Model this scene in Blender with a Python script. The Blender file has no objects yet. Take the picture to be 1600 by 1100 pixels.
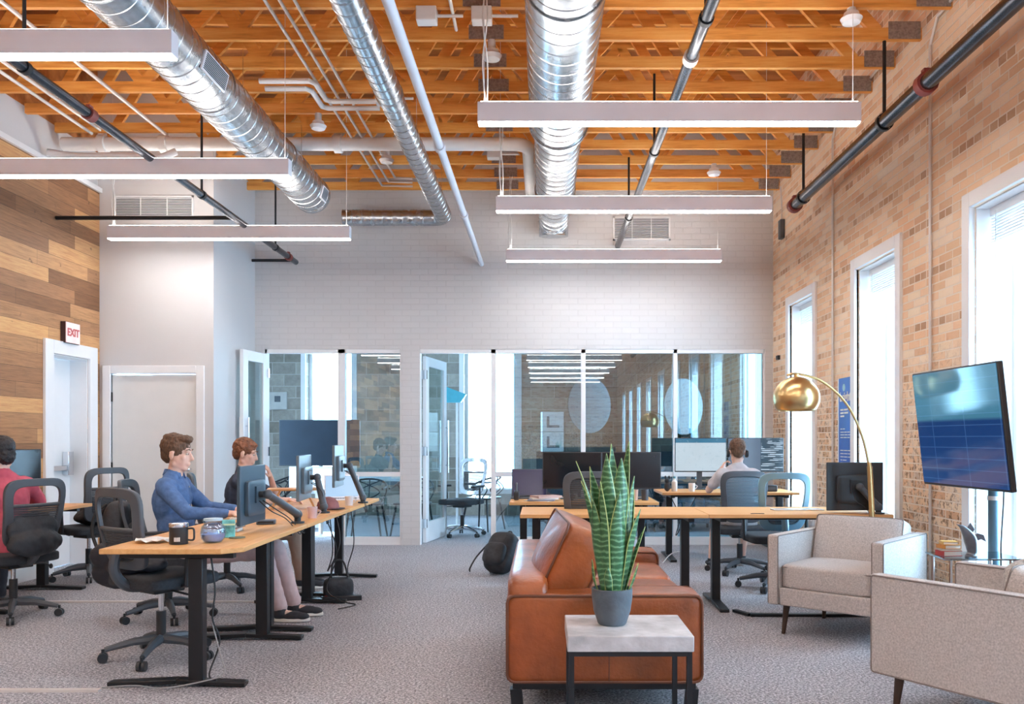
import bpy, bmesh, math, random
from mathutils import Vector, Matrix, Euler
random.seed(7)
S = bpy.context.scene
C = S.collection
PI = math.pi
F = 1350.0
# ------------------------------------------------------------ camera
cd = bpy.data.cameras.new('camera'); cam = bpy.data.objects.new('camera', cd); C.objects.link(cam)
cam.location = (0, 0, 1.3); cam.rotation_euler = (PI/2, 0, 0)
cd.sensor_width = 36; cd.lens = 36*F/1600; cd.shift_x = -0.03; cd.shift_y = 0.085
cd.clip_start = 0.05; cd.clip_end = 200
S.camera = cam
# ------------------------------------------------------------ daylight and exposure
w = bpy.data.worlds.new('sky'); S.world = w; w.use_nodes = True
bg = w.node_tree.nodes['Background']; bg.inputs[0].default_value = (0.48, 0.75, 1.0, 1); bg.inputs[1].default_value = 12.0
S.view_settings.view_transform = 'Standard'; S.view_settings.look = 'None'
S.view_settings.gamma = 1; S.view_settings.use_curve_mapping = False; S.view_settings.exposure = 1.25
LAMP_DOWN = 17.5; LAMP_UP = 15.0
try:
    S.cycles.max_bounces = 9; S.cycles.diffuse_bounces = 5; S.cycles.glossy_bounces = 4
    S.cycles.transmission_bounces = 6; S.cycles.transparent_max_bounces = 16
    S.cycles.sample_clamp_indirect = 6; S.cycles.caustics_reflective = False; S.cycles.caustics_refractive = False
except Exception: pass
RX = 2.82          # brick wall plane
LX = -4.74         # plank wall plane
YB = 10.57         # glazed end wall
WINS = [(9.855, 8.977), (7.76, 6.87), (5.67, 4.75), (3.45, 2.55), (1.2, 0.3), (-1.2, -2.1), (11.95, 10.98), (-3.5,-4.4), (-5.8,-6.7), (-8.1,-9.0)]
def portal(loc, rot, sx, sy):
    l = bpy.data.lights.new('daylight_portal', 'AREA'); l.shape = 'RECTANGLE'; l.size = sx; l.size_y = sy
    l.cycles.is_portal = True
    o = bpy.data.objects.new('daylight_portal', l); C.objects.link(o); o.location = loc; o.rotation_euler = rot
for a, b in WINS[:7]:
    portal((RX+0.42, (a+b)/2, 1.65), (0, PI/2, 0), 2.3, 0.8)
for x in (-3.635, -0.89): portal((x, 15.1, 1.65), (-PI/2, 0, PI), 0.8, 2.3)

# ------------------------------------------------------------ mesh helpers
class MB:
    def __init__(s): s.v = []; s.f = []; s.uv = None
    def add(s, vs, fs):
        n = len(s.v); s.v += [tuple(p) for p in vs]; s.f += [tuple(i+n for i in f) for f in fs]; return s
    def box(s, c, d, M=None):
        x, y, z = d[0]/2, d[1]/2, d[2]/2
        vs = [Vector((a, b, e)) for a in (-x, x) for b in (-y, y) for e in (-z, z)]
        if M is not None: vs = [M @ p for p in vs]
        c = Vector(c)
        return s.add([p+c for p in vs], [(0,1,3,2),(4,6,7,5),(0,4,5,1),(2,3,7,6),(0,2,6,4),(1,5,7,3)])
    def bb(s, x0, x1, y0, y1, z0, z1): return s.box(((x0+x1)/2,(y0+y1)/2,(z0+z1)/2), (abs(x1-x0),abs(y1-y0),abs(z1-z0)))
    def bar(s, p0, p1, w, t, up=(0,0,1)):
        """rectangular bar from p0 to p1, w wide sideways, t thick along up"""
        p0, p1 = Vector(p0), Vector(p1); d = (p1-p0).normalized(); up = Vector(up)
        if abs(d.dot(up)) > .99: up = Vector((0,1,0))
        a = d.cross(up).normalized(); b = a.cross(d).normalized()
        vs = [q + a*sx*w/2 + b*sz*t/2 for q in (p0, p1) for sx, sz in ((-1,-1),(1,-1),(1,1),(-1,1))]
        return s.add(vs, [(0,1,2,3),(7,6,5,4),(0,4,5,1),(1,5,6,2),(2,6,7,3),(3,7,4,0)])
    def cyl(s, p0, p1, r0, r1=None, n=14, caps=True):
        if r1 is None: r1 = r0
        return s.tube([p0, p1], [r0, r1], n, caps)
    def tube(s, pts, r, n=10, caps=True):
        pts = [Vector(p) for p in pts]; m = len(pts)
        rs = r if isinstance(r, (list, tuple)) else [r]*m
        T = []
        for i in range(m):
            a = pts[max(i-1,0)]; b = pts[min(i+1,m-1)]
            t = (b-a); T.append(t.normalized() if t.length > 1e-9 else Vector((0,0,1)))
        u = T[0].orthogonal().normalized(); vs = []
        for i in range(m):
            u = (u - T[i]*u.dot(T[i]))
            u = u.normalized() if u.length > 1e-6 else T[i].orthogonal().normalized()
            w_ = T[i].cross(u)
            for k in range(n):
                a = 2*PI*k/n; vs.append(pts[i] + (u*math.cos(a)+w_*math.sin(a))*rs[i])
        fs = [(i*n+k, i*n+(k+1)%n, (i+1)*n+(k+1)%n, (i+1)*n+k) for i in range(m-1) for k in range(n)]
        if caps: fs += [tuple(range(n-1,-1,-1)), tuple((m-1)*n+k for k in range(n))]
        return s.add(vs, fs)
    def lathe(s, prof, c=(0,0,0), n=32, M=None):
        """prof: list of (r, z)"""
        c = Vector(c); vs = []; m = len(prof)
        for r, z in prof:
            for k in range(n):
                p = Vector((max(r,1e-5)*math.cos(2*PI*k/n), max(r,1e-5)*math.sin(2*PI*k/n), z))
                if M is not None: p = M @ p
                vs.append(p+c)
        fs = [(i*n+k, i*n+(k+1)%n, (i+1)*n+(k+1)%n, (i+1)*n+k) for i in range(m-1) for k in range(n)]
        return s.add(vs, fs)
    def ell(s, c, r, M=None, n=16, m=10):
        c = Vector(c); r = (r,r,r) if isinstance(r,(int,float)) else r
        vs = []
        for i in range(m+1):
            t = PI*i/m
            for k in range(n):
                a = 2*PI*k/n
                p = Vector((r[0]*max(math.sin(t),1e-4)*math.cos(a), r[1]*max(math.sin(t),1e-4)*math.sin(a), -r[2]*math.cos(t)))
                if M is not None: p = M @ p
                vs.append(p+c)
        fs = [(i*n+k, i*n+(k+1)%n, (i+1)*n+(k+1)%n, (i+1)*n+k) for i in range(m) for k in range(n)]
        fs += [tuple(range(n-1,-1,-1)), tuple(m*n+k for k in range(n))]
        return s.add(vs, fs)
    def cap(s, p0, p1, r0, r1=None, n=12):
        """tapered capsule"""
        if r1 is None: r1 = r0
        s.cyl(p0, p1, r0, r1, n); s.ell(p0, r0, n=n, m=8); s.ell(p1, r1, n=n, m=8); return s
    def prism(s, poly, z0, z1, M=None):
        n = len(poly); vs = [Vector((x,y,z0)) for x,y in poly] + [Vector((x,y,z1)) for x,y in poly]
        if M is not None: vs = [M @ p for p in vs]
        return s.add(vs, [tuple(range(n-1,-1,-1)), tuple(range(n,2*n))] + [(i,(i+1)%n,n+(i+1)%n,n+i) for i in range(n)])
    def pad(s, c, d, r=.35, b=(0,0,0), M=None, n=10):
        """soft cushion: rounded cube, d full size, b = bulge of x,y,z faces"""
        c = Vector(c); 
        vs = []; fs = []; key = {}
        def P(i,j,k):
            q = (i,j,k)
            if q in key: return key[q]
            p = [2*t/n-1 for t in q]
            m_ = [0,0,0]
            # superellipsoid-like rounding
            e = 2/r
            l = (abs(p[0])**e+abs(p[1])**e+abs(p[2])**e)**(1/e)
            mx = max(abs(t) for t in p)
            p = [t*mx/l if l else t for t in p]
            bx = 1+b[0]*(1-p[1]**2)*(1-p[2]**2); by = 1+b[1]*(1-p[0]**2)*(1-p[2]**2); bz = 1+b[2]*(1-p[0]**2)*(1-p[1]**2)
            v = Vector((p[0]*d[0]/2*bx, p[1]*d[1]/2*by, p[2]*d[2]/2*bz))
            if M is not None: v = M @ v
            key[q] = len(vs); vs.append(v+c); return key[q]
        for a in range(n):
            for e in range(n):
                fs += [(P(a,e,0),P(a,e+1,0),P(a+1,e+1,0),P(a+1,e,0)), (P(a,e,n),P(a+1,e,n),P(a+1,e+1,n),P(a,e+1,n)),
                       (P(a,0,e),P(a+1,0,e),P(a+1,0,e+1),P(a,0,e+1)), (P(a,n,e),P(a,n,e+1),P(a+1,n,e+1),P(a+1,n,e)),
                       (P(0,a,e),P(0,a,e+1),P(0,a+1,e+1),P(0,a+1,e)), (P(n,a,e),P(n,a+1,e),P(n,a+1,e+1),P(n,a,e+1))]
        return s.add(vs, fs)
    def build(s, name, m, parent=None, smooth=None, bevel=0, seg=2, label=None, solid=0):
        me = bpy.data.meshes.new(name); me.from_pydata(s.v, [], s.f); me.update()
        bm = bmesh.new(); bm.from_mesh(me); bmesh.ops.recalc_face_normals(bm, faces=bm.faces); bm.to_mesh(me); bm.free()
        o = bpy.data.objects.new(name, me); C.objects.link(o); me.materials.append(m)
        if s.uv:
            ul = me.uv_layers.new(name='UVMap')
            for l in me.loops: ul.data[l.index].uv = s.uv[l.vertex_index]
        if smooth is None: smooth = 35
        if smooth:
            me.polygons.foreach_set('use_smooth', [True]*len(me.polygons))
            try: me.set_sharp_from_angle(angle=math.radians(smooth))
            except Exception: pass
        if bevel:
            b = o.modifiers.new('bevel','BEVEL'); b.width = bevel; b.segments = seg; b.limit_method = 'ANGLE'; b.angle_limit = math.radians(40)
            b.harden_normals = False
        if solid:
            b = o.modifiers.new('solid','SOLIDIFY'); b.thickness = solid; b.offset = 0
        if parent is not None: o.parent = parent
        if label: o['label'] = label
        return o
def tag(o, label=None, cat=None, group=None, kind=None):
    if label: o['label'] = label
    if cat: o['category'] = cat
    if group: o['group'] = group
    if kind: o['kind'] = kind
    return o
def thing(name, label, cat, loc=(0,0,0), rz=0, group=None, parent=None):
    o = bpy.data.objects.new(name, None); o.empty_display_size = .1; C.objects.link(o)
    o.location = loc; o.rotation_euler = (0,0,rz); return tag(o, label, cat, group)
def struct(name, mb, m, **k):
    o = mb.build(name, m, **k); o['kind'] = 'structure'; return o
def sroot(name, loc=(0,0,0)):
    o = bpy.data.objects.new(name, None); C.objects.link(o); o.location = loc; o['kind'] = 'structure'; return o
def dup(root, loc=None, rz=None, label=None, group=None):
    def rec(o, par):
        c = o.copy(); C.objects.link(c)
        if par is not None: c.parent = par
        for ch in list(o.children): rec(ch, c)
        return c
    r = rec(root, None)
    if loc is not None: r.location = loc
    if rz is not None: r.rotation_euler = (0,0,rz)
    if label: r['label'] = label
    if group: r['group'] = group
    return r
def bez(p, n=12):
    """catmull-rom through points"""
    p = [Vector(q) for q in p]; out = []
    for i in range(len(p)-1):
        a, b, c, d = p[max(i-1,0)], p[i], p[i+1], p[min(i+2,len(p)-1)]
        for k in range(n):
            t = k/n; out.append(0.5*((2*b)+(c-a)*t+(2*a-5*b+4*c-d)*t*t+(3*b-a-3*c+d)*t**3))
    out.append(p[-1]); return out
def rot(ax, deg): return Matrix.Rotation(math.radians(deg), 3, ax)
def text_mesh(txt, size, m, name, parent, loc, rotm, label=None, extrude=.002, bold=False):
    cu = bpy.data.curves.new(name, 'FONT'); cu.body = txt; cu.size = size; cu.extrude = extrude; cu.align_x = 'CENTER'; cu.align_y = 'CENTER'
    if bold: cu.offset = size*.03
    t = bpy.data.objects.new(name, cu); C.objects.link(t)
    dg = bpy.context.evaluated_depsgraph_get(); me = bpy.data.meshes.new_from_object(t.evaluated_get(dg))
    bpy.data.objects.remove(t); o = bpy.data.objects.new(name, me); C.objects.link(o); me.materials.clear(); me.materials.append(m)
    o.parent = parent; o.location = loc; o.rotation_euler = rotm
    if label: o['label'] = label
    return o

# ------------------------------------------------------------ materials
def nt(name):
    m = bpy.data.materials.new(name); m.use_nodes = True; t = m.node_tree
    return m, t, t.nodes['Principled BSDF'], lambda k: t.nodes.new(k)
def mat(name, col, rough=.5, metal=0, var=.12, vs=6, bump=0, bs=60, stretch=None, spec=None, emis=None, es=0, coat=0, alpha=None, sheen=0):
    m, t, b, N = nt(name); L = t.links.new
    tc = N('ShaderNodeTexCoord'); mp = N('ShaderNodeMapping'); L(tc.outputs['Object'], mp.inputs[0])
    if stretch: mp.inputs['Scale'].default_value = stretch
    nz = N('ShaderNodeTexNoise'); nz.inputs['Scale'].default_value = vs; nz.inputs['Detail'].default_value = 5; L(mp.outputs[0], nz.inputs['Vector'])
    r = N('ShaderNodeValToRGB'); L(nz.outputs['Fac'], r.inputs[0])
    c = Vector(col)
    r.color_ramp.elements[0].position = .3; r.color_ramp.elements[1].position = .7
    r.color_ramp.elements[0].color = (*[max(x*(1-var),0) for x in c],1); r.color_ramp.elements[1].color = (*[min(x*(1+var),1) for x in c],1)
    L(r.outputs[0], b.inputs['Base Color'])
    b.inputs['Roughness'].default_value = rough; b.inputs['Metallic'].default_value = metal
    if spec is not None: b.inputs['Specular IOR Level'].default_value = spec
    if coat: b.inputs['Coat Weight'].default_value = coat
    if sheen: b.inputs['Sheen Weight'].default_value = sheen
    if bump:
        n2 = N('ShaderNodeTexNoise'); n2.inputs['Scale'].default_value = bs; n2.inputs['Detail'].default_value = 4; L(mp.outputs[0], n2.inputs['Vector'])
        bp = N('ShaderNodeBump'); bp.inputs['Strength'].default_value = bump; bp.inputs['Distance'].default_value = .01
        L(n2.outputs['Fac'], bp.inputs['Height']); L(bp.outputs[0], b.inputs['Normal'])
    if emis: b.inputs['Emission Color'].default_value = (*emis,1); b.inputs['Emission Strength'].default_value = es
    if alpha is not None: b.inputs['Alpha'].default_value = alpha
    return m
def ramp(t, src, stops):
    r = t.nodes.new('ShaderNodeValToRGB'); e = r.color_ramp.elements
    while len(e) < len(stops): e.new(.5)
    for q, (p, c) in zip(e, stops): q.position = p; q.color = (*c,1)
    t.links.new(src, r.inputs[0]); return r.outputs[0]
def mixc(t, fac, a, b, mode='MIX'):
    m = t.nodes.new('ShaderNodeMix'); m.data_type = 'RGBA'; m.blend_type = mode
    for i, v in ((0, fac), (6, a), (7, b)):
        if isinstance(v, (int,float)): m.inputs[i].default_value = v
        elif isinstance(v, tuple): m.inputs[i].default_value = (*v,1)
        else: t.links.new(v, m.inputs[i])
    return m.outputs[2]
def math_(t, op, a, b=0, c=0):
    m = t.nodes.new('ShaderNodeMath'); m.operation = op
    for i, v in enumerate((a,b,c)):
        if isinstance(v,(int,float)): m.inputs[i].default_value = v
        else: t.links.new(v, m.inputs[i])
    return m.outputs[0]
def coords(t, a='Y', b='Z', k=1.0):
    tc = t.nodes.new('ShaderNodeTexCoord'); s = t.nodes.new('ShaderNodeSeparateXYZ'); c = t.nodes.new('ShaderNodeCombineXYZ')
    t.links.new(tc.outputs['Object'], s.inputs[0]); t.links.new(s.outputs[a], c.inputs[0]); t.links.new(s.outputs[b], c.inputs[1])
    return c.outputs[0], s.outputs[a], s.outputs[b], tc.outputs['Object']
def brick_node(t, vec, bw, rh, mort, c1, c2, cm, off=.5):
    n = t.nodes.new('ShaderNodeTexBrick'); t.links.new(vec, n.inputs['Vector'])
    n.inputs['Scale'].default_value = 1; n.inputs['Brick Width'].default_value = bw; n.inputs['Row Height'].default_value = rh
    n.inputs['Mortar Size'].default_value = mort; n.inputs['Mortar Smooth'].default_value = .3; n.offset = off
    n.inputs['Color1'].default_value = (*c1,1); n.inputs['Color2'].default_value = (*c2,1); n.inputs['Mortar'].default_value = (*cm,1)
    return n
def noise(t, vec, sc, det=4, rough=.55):
    n = t.nodes.new('ShaderNodeTexNoise'); t.links.new(vec, n.inputs['Vector']); n.inputs['Scale'].default_value = sc
    n.inputs['Detail'].default_value = det; n.inputs['Roughness'].default_value = rough; return n.outputs['Fac']
def bump(t, b, h, s=.4, d=.01):
    n = t.nodes.new('ShaderNodeBump'); n.inputs['Strength'].default_value = s; n.inputs['Distance'].default_value = d
    t.links.new(h, n.inputs['Height']); t.links.new(n.outputs[0], b.inputs['Normal'])
def brick_wall(name, a='Y'):
    m, t, b, N = nt(name); v, u, z, ob = coords(t, a, 'Z'); L = t.links.new
    RH = .062
    n1 = brick_node(t, v, .205, RH, .006, (0,0,0), (1,1,1), (.5,.5,.5))
    n2 = brick_node(t, v, .10, RH, .006, (0,0,0), (1,1,1), (.5,.5,.5))
    body1 = ramp(t, n1.outputs['Color'], [(0,(.74,.45,.28)),(.35,(.90,.60,.39)),(.7,(.94,.68,.46)),(1,(.95,.78,.59))])
    body2 = ramp(t, n2.outputs['Color'], [(0,(.46,.28,.17)),(.5,(.72,.47,.31)),(1,(.86,.62,.43))])
    row = math_(t, 'FLOOR', math_(t, 'DIVIDE', z, RH)); hd = math_(t, 'LESS_THAN', math_(t, 'MODULO', math_(t,'ADD',row,500), 6), .5)
    col = mixc(t, hd, body1, body2)
    mort = mixc(t, hd, n1.outputs['Fac'], n2.outputs['Fac'])
    big = noise(t, ob, 1.1, 3); col = mixc(t, .55, col, ramp(t, big, [(.3,(.50,.45,.42)),(.5,(.60,.59,.58)),(.7,(.67,.67,.67))]), 'OVERLAY')
    # rougher, patched masonry low on the wall
    low = ramp(t, math_(t, 'ADD', z, math_(t,'MULTIPLY', big, .5)), [(0,(1,1,1)),(1,(0,0,0))])
    lowr = t.nodes.new('ShaderNodeMapRange'); L(math_(t,'ADD', z, math_(t,'MULTIPLY', big, .6)), lowr.inputs[0])
    lowr.inputs[1].default_value = 1.7; lowr.inputs[2].default_value = 2.3; lowr.inputs[3].default_value = 1; lowr.inputs[4].default_value = 0
    pat = noise(t, ob, 17, 5, .7)
    patf = math_(t, 'MULTIPLY', ramp(t, pat, [(.50,(0,0,0)),(.58,(1,1,1))]), lowr.outputs[0])
    col = mixc(t, math_(t,'MULTIPLY',patf,.75), col, (.22,.115,.065))
    pale = math_(t, 'MULTIPLY', ramp(t, noise(t, ob, 9, 5, .7), [(.52,(0,0,0)),(.6,(1,1,1))]), math_(t,'ADD',math_(t,'MULTIPLY',lowr.outputs[0],.5),.1))
    col = mixc(t, pale, col, (.80,.70,.60))
    col = mixc(t, mort, col, (.92,.80,.68))
    L(col, b.inputs['Base Color']); b.inputs['Roughness'].default_value = .9; b.inputs['Specular IOR Level'].default_value = .2
    h = math_(t,'SUBTRACT', math_(t,'ADD', math_(t,'MULTIPLY', noise(t, ob, 55, 5), .5), math_(t,'MULTIPLY', patf, -.6)), mort)
    bump(t, b, h, .7, .008); return m
def block_wall(name):
    m, t, b, N = nt(name); v, u, z, ob = coords(t, 'X', 'Z'); L = t.links.new
    n1 = brick_node(t, v, .40, .2, .008, (0,0,0), (1,1,1), (.4,.4,.4))
    col = ramp(t, n1.outputs['Color'], [(0,(.24,.215,.18)),(.5,(.33,.30,.26)),(1,(.42,.39,.34))])
    col = mixc(t, .5, col, ramp(t, noise(t, ob, 7, 6, .7), [(.3,(.3,.3,.3)),(.7,(.7,.7,.7))]), 'OVERLAY')
    col = mixc(t, n1.outputs['Fac'], col, (.48,.46,.42))
    L(col, b.inputs['Base Color']); b.inputs['Roughness'].default_value = .9; bump(t, b, math_(t,'SUBTRACT', noise(t, ob, 40), n1.outputs['Fac']), .6); return m
def paint_brick(name):
    m, t, b, N = nt(name); v, u, z, ob = coords(t, 'X', 'Z'); L = t.links.new
    n1 = brick_node(t, v, .215, .072, .006, (.60,.59,.60), (.62,.61,.615), (.57,.56,.565))
    L(mixc(t, .10, n1.outputs['Color'], ramp(t, noise(t, ob, 1.5), [(.3,(.70,.69,.69)),(.7,(.9,.88,.86))])), b.inputs['Base Color'])
    b.inputs['Roughness'].default_value = .75; bump(t, b, math_(t,'SUBTRACT', math_(t,'MULTIPLY',noise(t, ob, 60),.5), n1.outputs['Fac']), .35, .006); return m
def plank_wall(name):
    m, t, b, N = nt(name); v, u, z, ob = coords(t, 'Y', 'Z'); L = t.links.new
    n1 = brick_node(t, v, 1.25, .14, .0015, (0,0,0), (1,1,1), (.02,.02,.02), .37)
    n1.offset_frequency = 2; n1.squash = .72; n1.squash_frequency = 3
    col = ramp(t, n1.outputs['Color'], [(0,(.20,.09,.04)),(.25,(.32,.155,.075)),(.5,(.40,.20,.095)),(.75,(.58,.31,.14)),(1,(.70,.38,.16))])
    mp = t.nodes.new('ShaderNodeMapping'); L(ob, mp.inputs[0]); mp.inputs['Scale'].default_value = (1,1.6,26)
    g = noise(t, mp.outputs[0], 2.5, 6, .7)
    col = mixc(t, .75, col, ramp(t, g, [(.3,(.30,.29,.28)),(.5,(.5,.5,.5)),(.72,(.68,.66,.62))]), 'OVERLAY')
    k = ramp(t, noise(t, ob, 9, 2), [(.70,(0,0,0)),(.76,(1,1,1))]); col = mixc(t, math_(t,'MULTIPLY',k,.6), col, (.10,.05,.03))
    col = mixc(t, n1.outputs['Fac'], col, (.06,.035,.02))
    L(col, b.inputs['Base Color']); b.inputs['Roughness'].default_value = .6; bump(t, b, math_(t,'SUBTRACT', math_(t,'MULTIPLY',g,.3), n1.outputs['Fac']), .5); return m
def carpet(name):
    m, t, b, N = nt(name); tc = N('ShaderNodeTexCoord'); ob = tc.outputs['Object']; L = t.links.new
    f = noise(t, ob, 75, 4, .85); g = noise(t, ob, 30, 4, .7); h = noise(t, ob, 1.2, 3)
    col = ramp(t, f, [(.40,(.17,.168,.185)),(.5,(.35,.347,.378)),(.60,(.74,.74,.78))])
    col = mixc(t, .55, col, ramp(t, g, [(.35,(.36,.36,.36)),(.65,(.64,.64,.64))]), 'OVERLAY')
    col = mixc(t, .35, col, ramp(t, h, [(.35,(.44,.43,.43)),(.65,(.56,.56,.56))]), 'OVERLAY')
    L(col, b.inputs['Base Color']); b.inputs['Roughness'].default_value = .95; b.inputs['Specular IOR Level'].default_value = .1
    bump(t, b, f, .6, .006); return m
def timber(name, c0, c1, c2, axis='X', sc=14, per=True):
    m, t, b, N = nt(name); tc = N('ShaderNodeTexCoord'); mp = N('ShaderNodeMapping'); L = t.links.new; L(tc.outputs['Object'], mp.inputs[0])
    s = {'X':(1.2,sc,sc),'Y':(sc,1.2,sc),'Z':(sc,sc,1.2)}[axis]; mp.inputs['Scale'].default_value = s
    g = noise(t, mp.outputs[0], 1.6, 6, .65)
    col = ramp(t, g, [(.25,c0),(.5,c1),(.75,c2)])
    if per:
        oi = N('ShaderNodeObjectInfo'); col = mixc(t, .5, col, ramp(t, oi.outputs['Random'], [(0,(.40,.39,.37)),(1,(.60,.58,.56))]), 'OVERLAY')
    kn = ramp(t, noise(t, tc.outputs['Object'], 7, 2), [(.74,(0,0,0)),(.78,(1,1,1))]); col = mixc(t, math_(t,'MULTIPLY',kn,.6), col, tuple(x*.35 for x in c0))
    L(col, b.inputs['Base Color']); b.inputs['Roughness'].default_value = .55; bump(t, b, g, .15); return m
def emit(name, col, st):
    m = bpy.data.materials.new(name); m.use_nodes = True; t = m.node_tree; t.nodes.clear()
    e = t.nodes.new('ShaderNodeEmission'); e.inputs[0].default_value = (*col,1); e.inputs[1].default_value = st
    o = t.nodes.new('ShaderNodeOutputMaterial'); t.links.new(e.outputs[0], o.inputs[0]); return m
def glass(name, tint, refl, power=1.0):
    m = bpy.data.materials.new(name); m.use_nodes = True; t = m.node_tree; t.nodes.clear(); L = t.links.new
    tr = t.nodes.new('ShaderNodeBsdfTransparent'); tr.inputs[0].default_value = (*tint,1)
    gl = t.nodes.new('ShaderNodeBsdfGlossy'); gl.inputs['Roughness'].default_value = 0.0; gl.inputs[0].default_value = (.93,.98,1,1)
    lw = t.nodes.new('ShaderNodeLayerWeight'); lw.inputs[0].default_value = .35
    f = math_(t, 'MAXIMUM', math_(t,'MULTIPLY', lw.outputs['Fresnel'], power), refl); f = math_(t,'MINIMUM', f, 1.0)
    mx = t.nodes.new('ShaderNodeMixShader'); L(f, mx.inputs[0]); L(tr.outputs[0], mx.inputs[1]); L(gl.outputs[0], mx.inputs[2])
    o = t.nodes.new('ShaderNodeOutputMaterial'); L(mx.outputs[0], o.inputs[0]); return m
def galv(name):
    m, t, b, N = nt(name); tc = N('ShaderNodeTexCoord'); ob = tc.outputs['Object']; L = t.links.new
    vo = N('ShaderNodeTexVoronoi'); vo.inputs['Scale'].default_value = 26; L(ob, vo.inputs['Vector'])
    L(ramp(t, vo.outputs['Distance'], [(0,(.44,.47,.50)),(1,(.60,.63,.66))]), b.inputs['Base Color'])
    b.inputs['Metallic'].default_value = .95
    L(math_(t,'ADD', math_(t,'MULTIPLY', noise(t, ob, 9), .12), .20), b.inputs['Roughness'])
    bump(t, b, noise(t, ob, 4, 2), .05, .02); return m
def grid_mesh_mat(name, col):
    """woven mesh: fine holes really let light through"""
    m, t, b, N = nt(name); tc = N('ShaderNodeTexCoord'); L = t.links.new
    sp = N('ShaderNodeSeparateXYZ'); L(tc.outputs['Object'], sp.inputs[0])
    a = math_(t,'SINE', math_(t,'MULTIPLY', sp.outputs['Z'], 420)); 
    f = math_(t,'ADD', math_(t,'MULTIPLY', math_(t,'GREATER_THAN', a, .55), -.55), 1.0)
    L(f, b.inputs['Alpha']); b.inputs['Base Color'].default_value = (*col,1); b.inputs['Roughness'].default_value = .7; return m
M = {}
M['brick'] = brick_wall('tan_brick'); M['block'] = block_wall('grey_block'); M['wbrick'] = paint_brick('white_painted_brick')
M['plank'] = plank_wall('reclaimed_planks'); M['carpet'] = carpet('grey_carpet')
M['white'] = mat('white_paint', (.63,.62,.625), .6, var=.02, vs=1.5, bump=.05, bs=120)
M['trim'] = mat('trim_paint', (.84,.84,.85), .4, var=.015)
M['doorw'] = mat('door_paint', (.76,.745,.725), .45, var=.02)
M['wood'] = timber('truss_timber', (.52,.19,.035), (.80,.35,.075), (.92,.52,.16))
M['deck'] = timber('roof_deck', (.30,.095,.022), (.46,.17,.045), (.62,.27,.08), 'X', 6, False)
M['desk'] = timber('bamboo_desktop', (.60,.28,.09), (.70,.37,.14), (.78,.45,.19), 'Y', 22)
M['deskx'] = timber('bamboo_desktop_across', (.60,.28,.09), (.70,.37,.14), (.78,.45,.19), 'X', 22)
M['galv'] = galv('galvanised_duct')
M['lampbody'] = mat('lamp_aluminium', (.86,.83,.87), .45, .2, var=.02)
M['down'] = emit('lamp_diffuser', (1.0,.955,.93), LAMP_DOWN); M['up'] = emit('lamp_uplight', (1.0,.93,.86), LAMP_UP)
M['black'] = mat('black_metal', (.016,.017,.02), .38, .3, var=.2)
M['blackpipe'] = mat('black_steel_pipe', (.075,.08,.095), .25, .75, var=.25)
M['blackplastic'] = mat('black_plastic', (.022,.024,.028), .42, var=.2)
M['greyplastic'] = mat('grey_plastic', (.07,.08,.095), .45, var=.15)
M['chrome'] = mat('chrome', (.75,.77,.8), .15, 1, var=.03)
M['wpipe'] = mat('white_pipe', (.74,.72,.71), .45, var=.05, vs=4)
M['cpipe'] = mat('conduit', (.72,.68,.65), .4, .3, var=.05)
M['bpipe'] = mat('pale_blue_pipe', (.70,.70,.75), .4, var=.03)
M['red'] = mat('red_coupling', (.26,.05,.04), .5, var=.2)
M['gusset'] = mat('gusset_plate', (.36,.33,.32), .5, .7, var=.25, vs=60)
M['glass'] = glass('partition_glass', (.74,.86,.89), .20, 1.0)
M['dglass'] = glass('door_glass', (.86,.93,.93), .06, .25)
M['wglass'] = glass('window_glass', (.96,.99,1.0), .05, .6)
M['tglass'] = glass('table_glass', (.42,.52,.56), .25, 1.0)
M['brass'] = mat('brushed_brass', (.66,.47,.22), .30, 1, var=.12, vs=3, stretch=(1,1,.2))
M['leather'] = mat('cognac_leather', (.30,.072,.016), .36, var=.34, vs=5, bump=.35, bs=38, coat=.1)
M['leatherp'] = mat('leather_piping', (.14,.045,.02), .5, var=.2)
M['fabric'] = mat('greige_weave', (.57,.525,.505), .9, var=.22, vs=120, bump=.5, bs=400, spec=.15, sheen=.2)
M['fabricp'] = mat('greige_piping', (.24,.205,.19), .9, var=.1, vs=80)
M['walnut'] = timber('dark_walnut', (.03,.015,.01), (.055,.028,.018), (.08,.045,.03), 'Z')
M['concrete'] = mat('concrete', (.50,.48,.485), .55, var=.28, vs=9, bump=.2, bs=40)
M['potm'] = mat('slate_pot', (.10,.125,.15), .5, var=.35, vs=7, bump=.2)
M['soil'] = mat('soil', (.05,.035,.025), .95, var=.4, vs=90, bump=.8)
M['mesh'] = grid_mesh_mat('chair_mesh', (.05,.055,.065)); M['meshb'] = grid_mesh_mat('chair_mesh_blue', (.10,.15,.19))
M['seatf'] = mat('chair_seat_fabric', (.03,.034,.042), .8, var=.2, vs=80, bump=.3, bs=300)
M['framed'] = mat('chair_frame_dark', (.075,.085,.10), .45, var=.12)
M['frameb'] = mat('chair_frame_blue', (.17,.32,.42), .4, var=.1)
M['skin'] = mat('skin', (.78,.50,.40), .5, var=.06, vs=14); M['skin'].node_tree.nodes['Principled BSDF'].inputs['Subsurface Weight'].default_value = .1
M['eyew'] = mat('eye_white', (.55,.50,.47), .6, var=.01); M['eyed'] = mat('iris', (.06,.035,.02), .2)
M['lip'] = mat('lip', (.5,.2,.17), .5)
M['cable'] = mat('cable_black', (.02,.02,.022), .5); M['cablew'] = mat('cable_white', (.7,.69,.68), .5)
M['paper'] = mat('paper', (.80,.79,.76), .8, var=.03)
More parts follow.
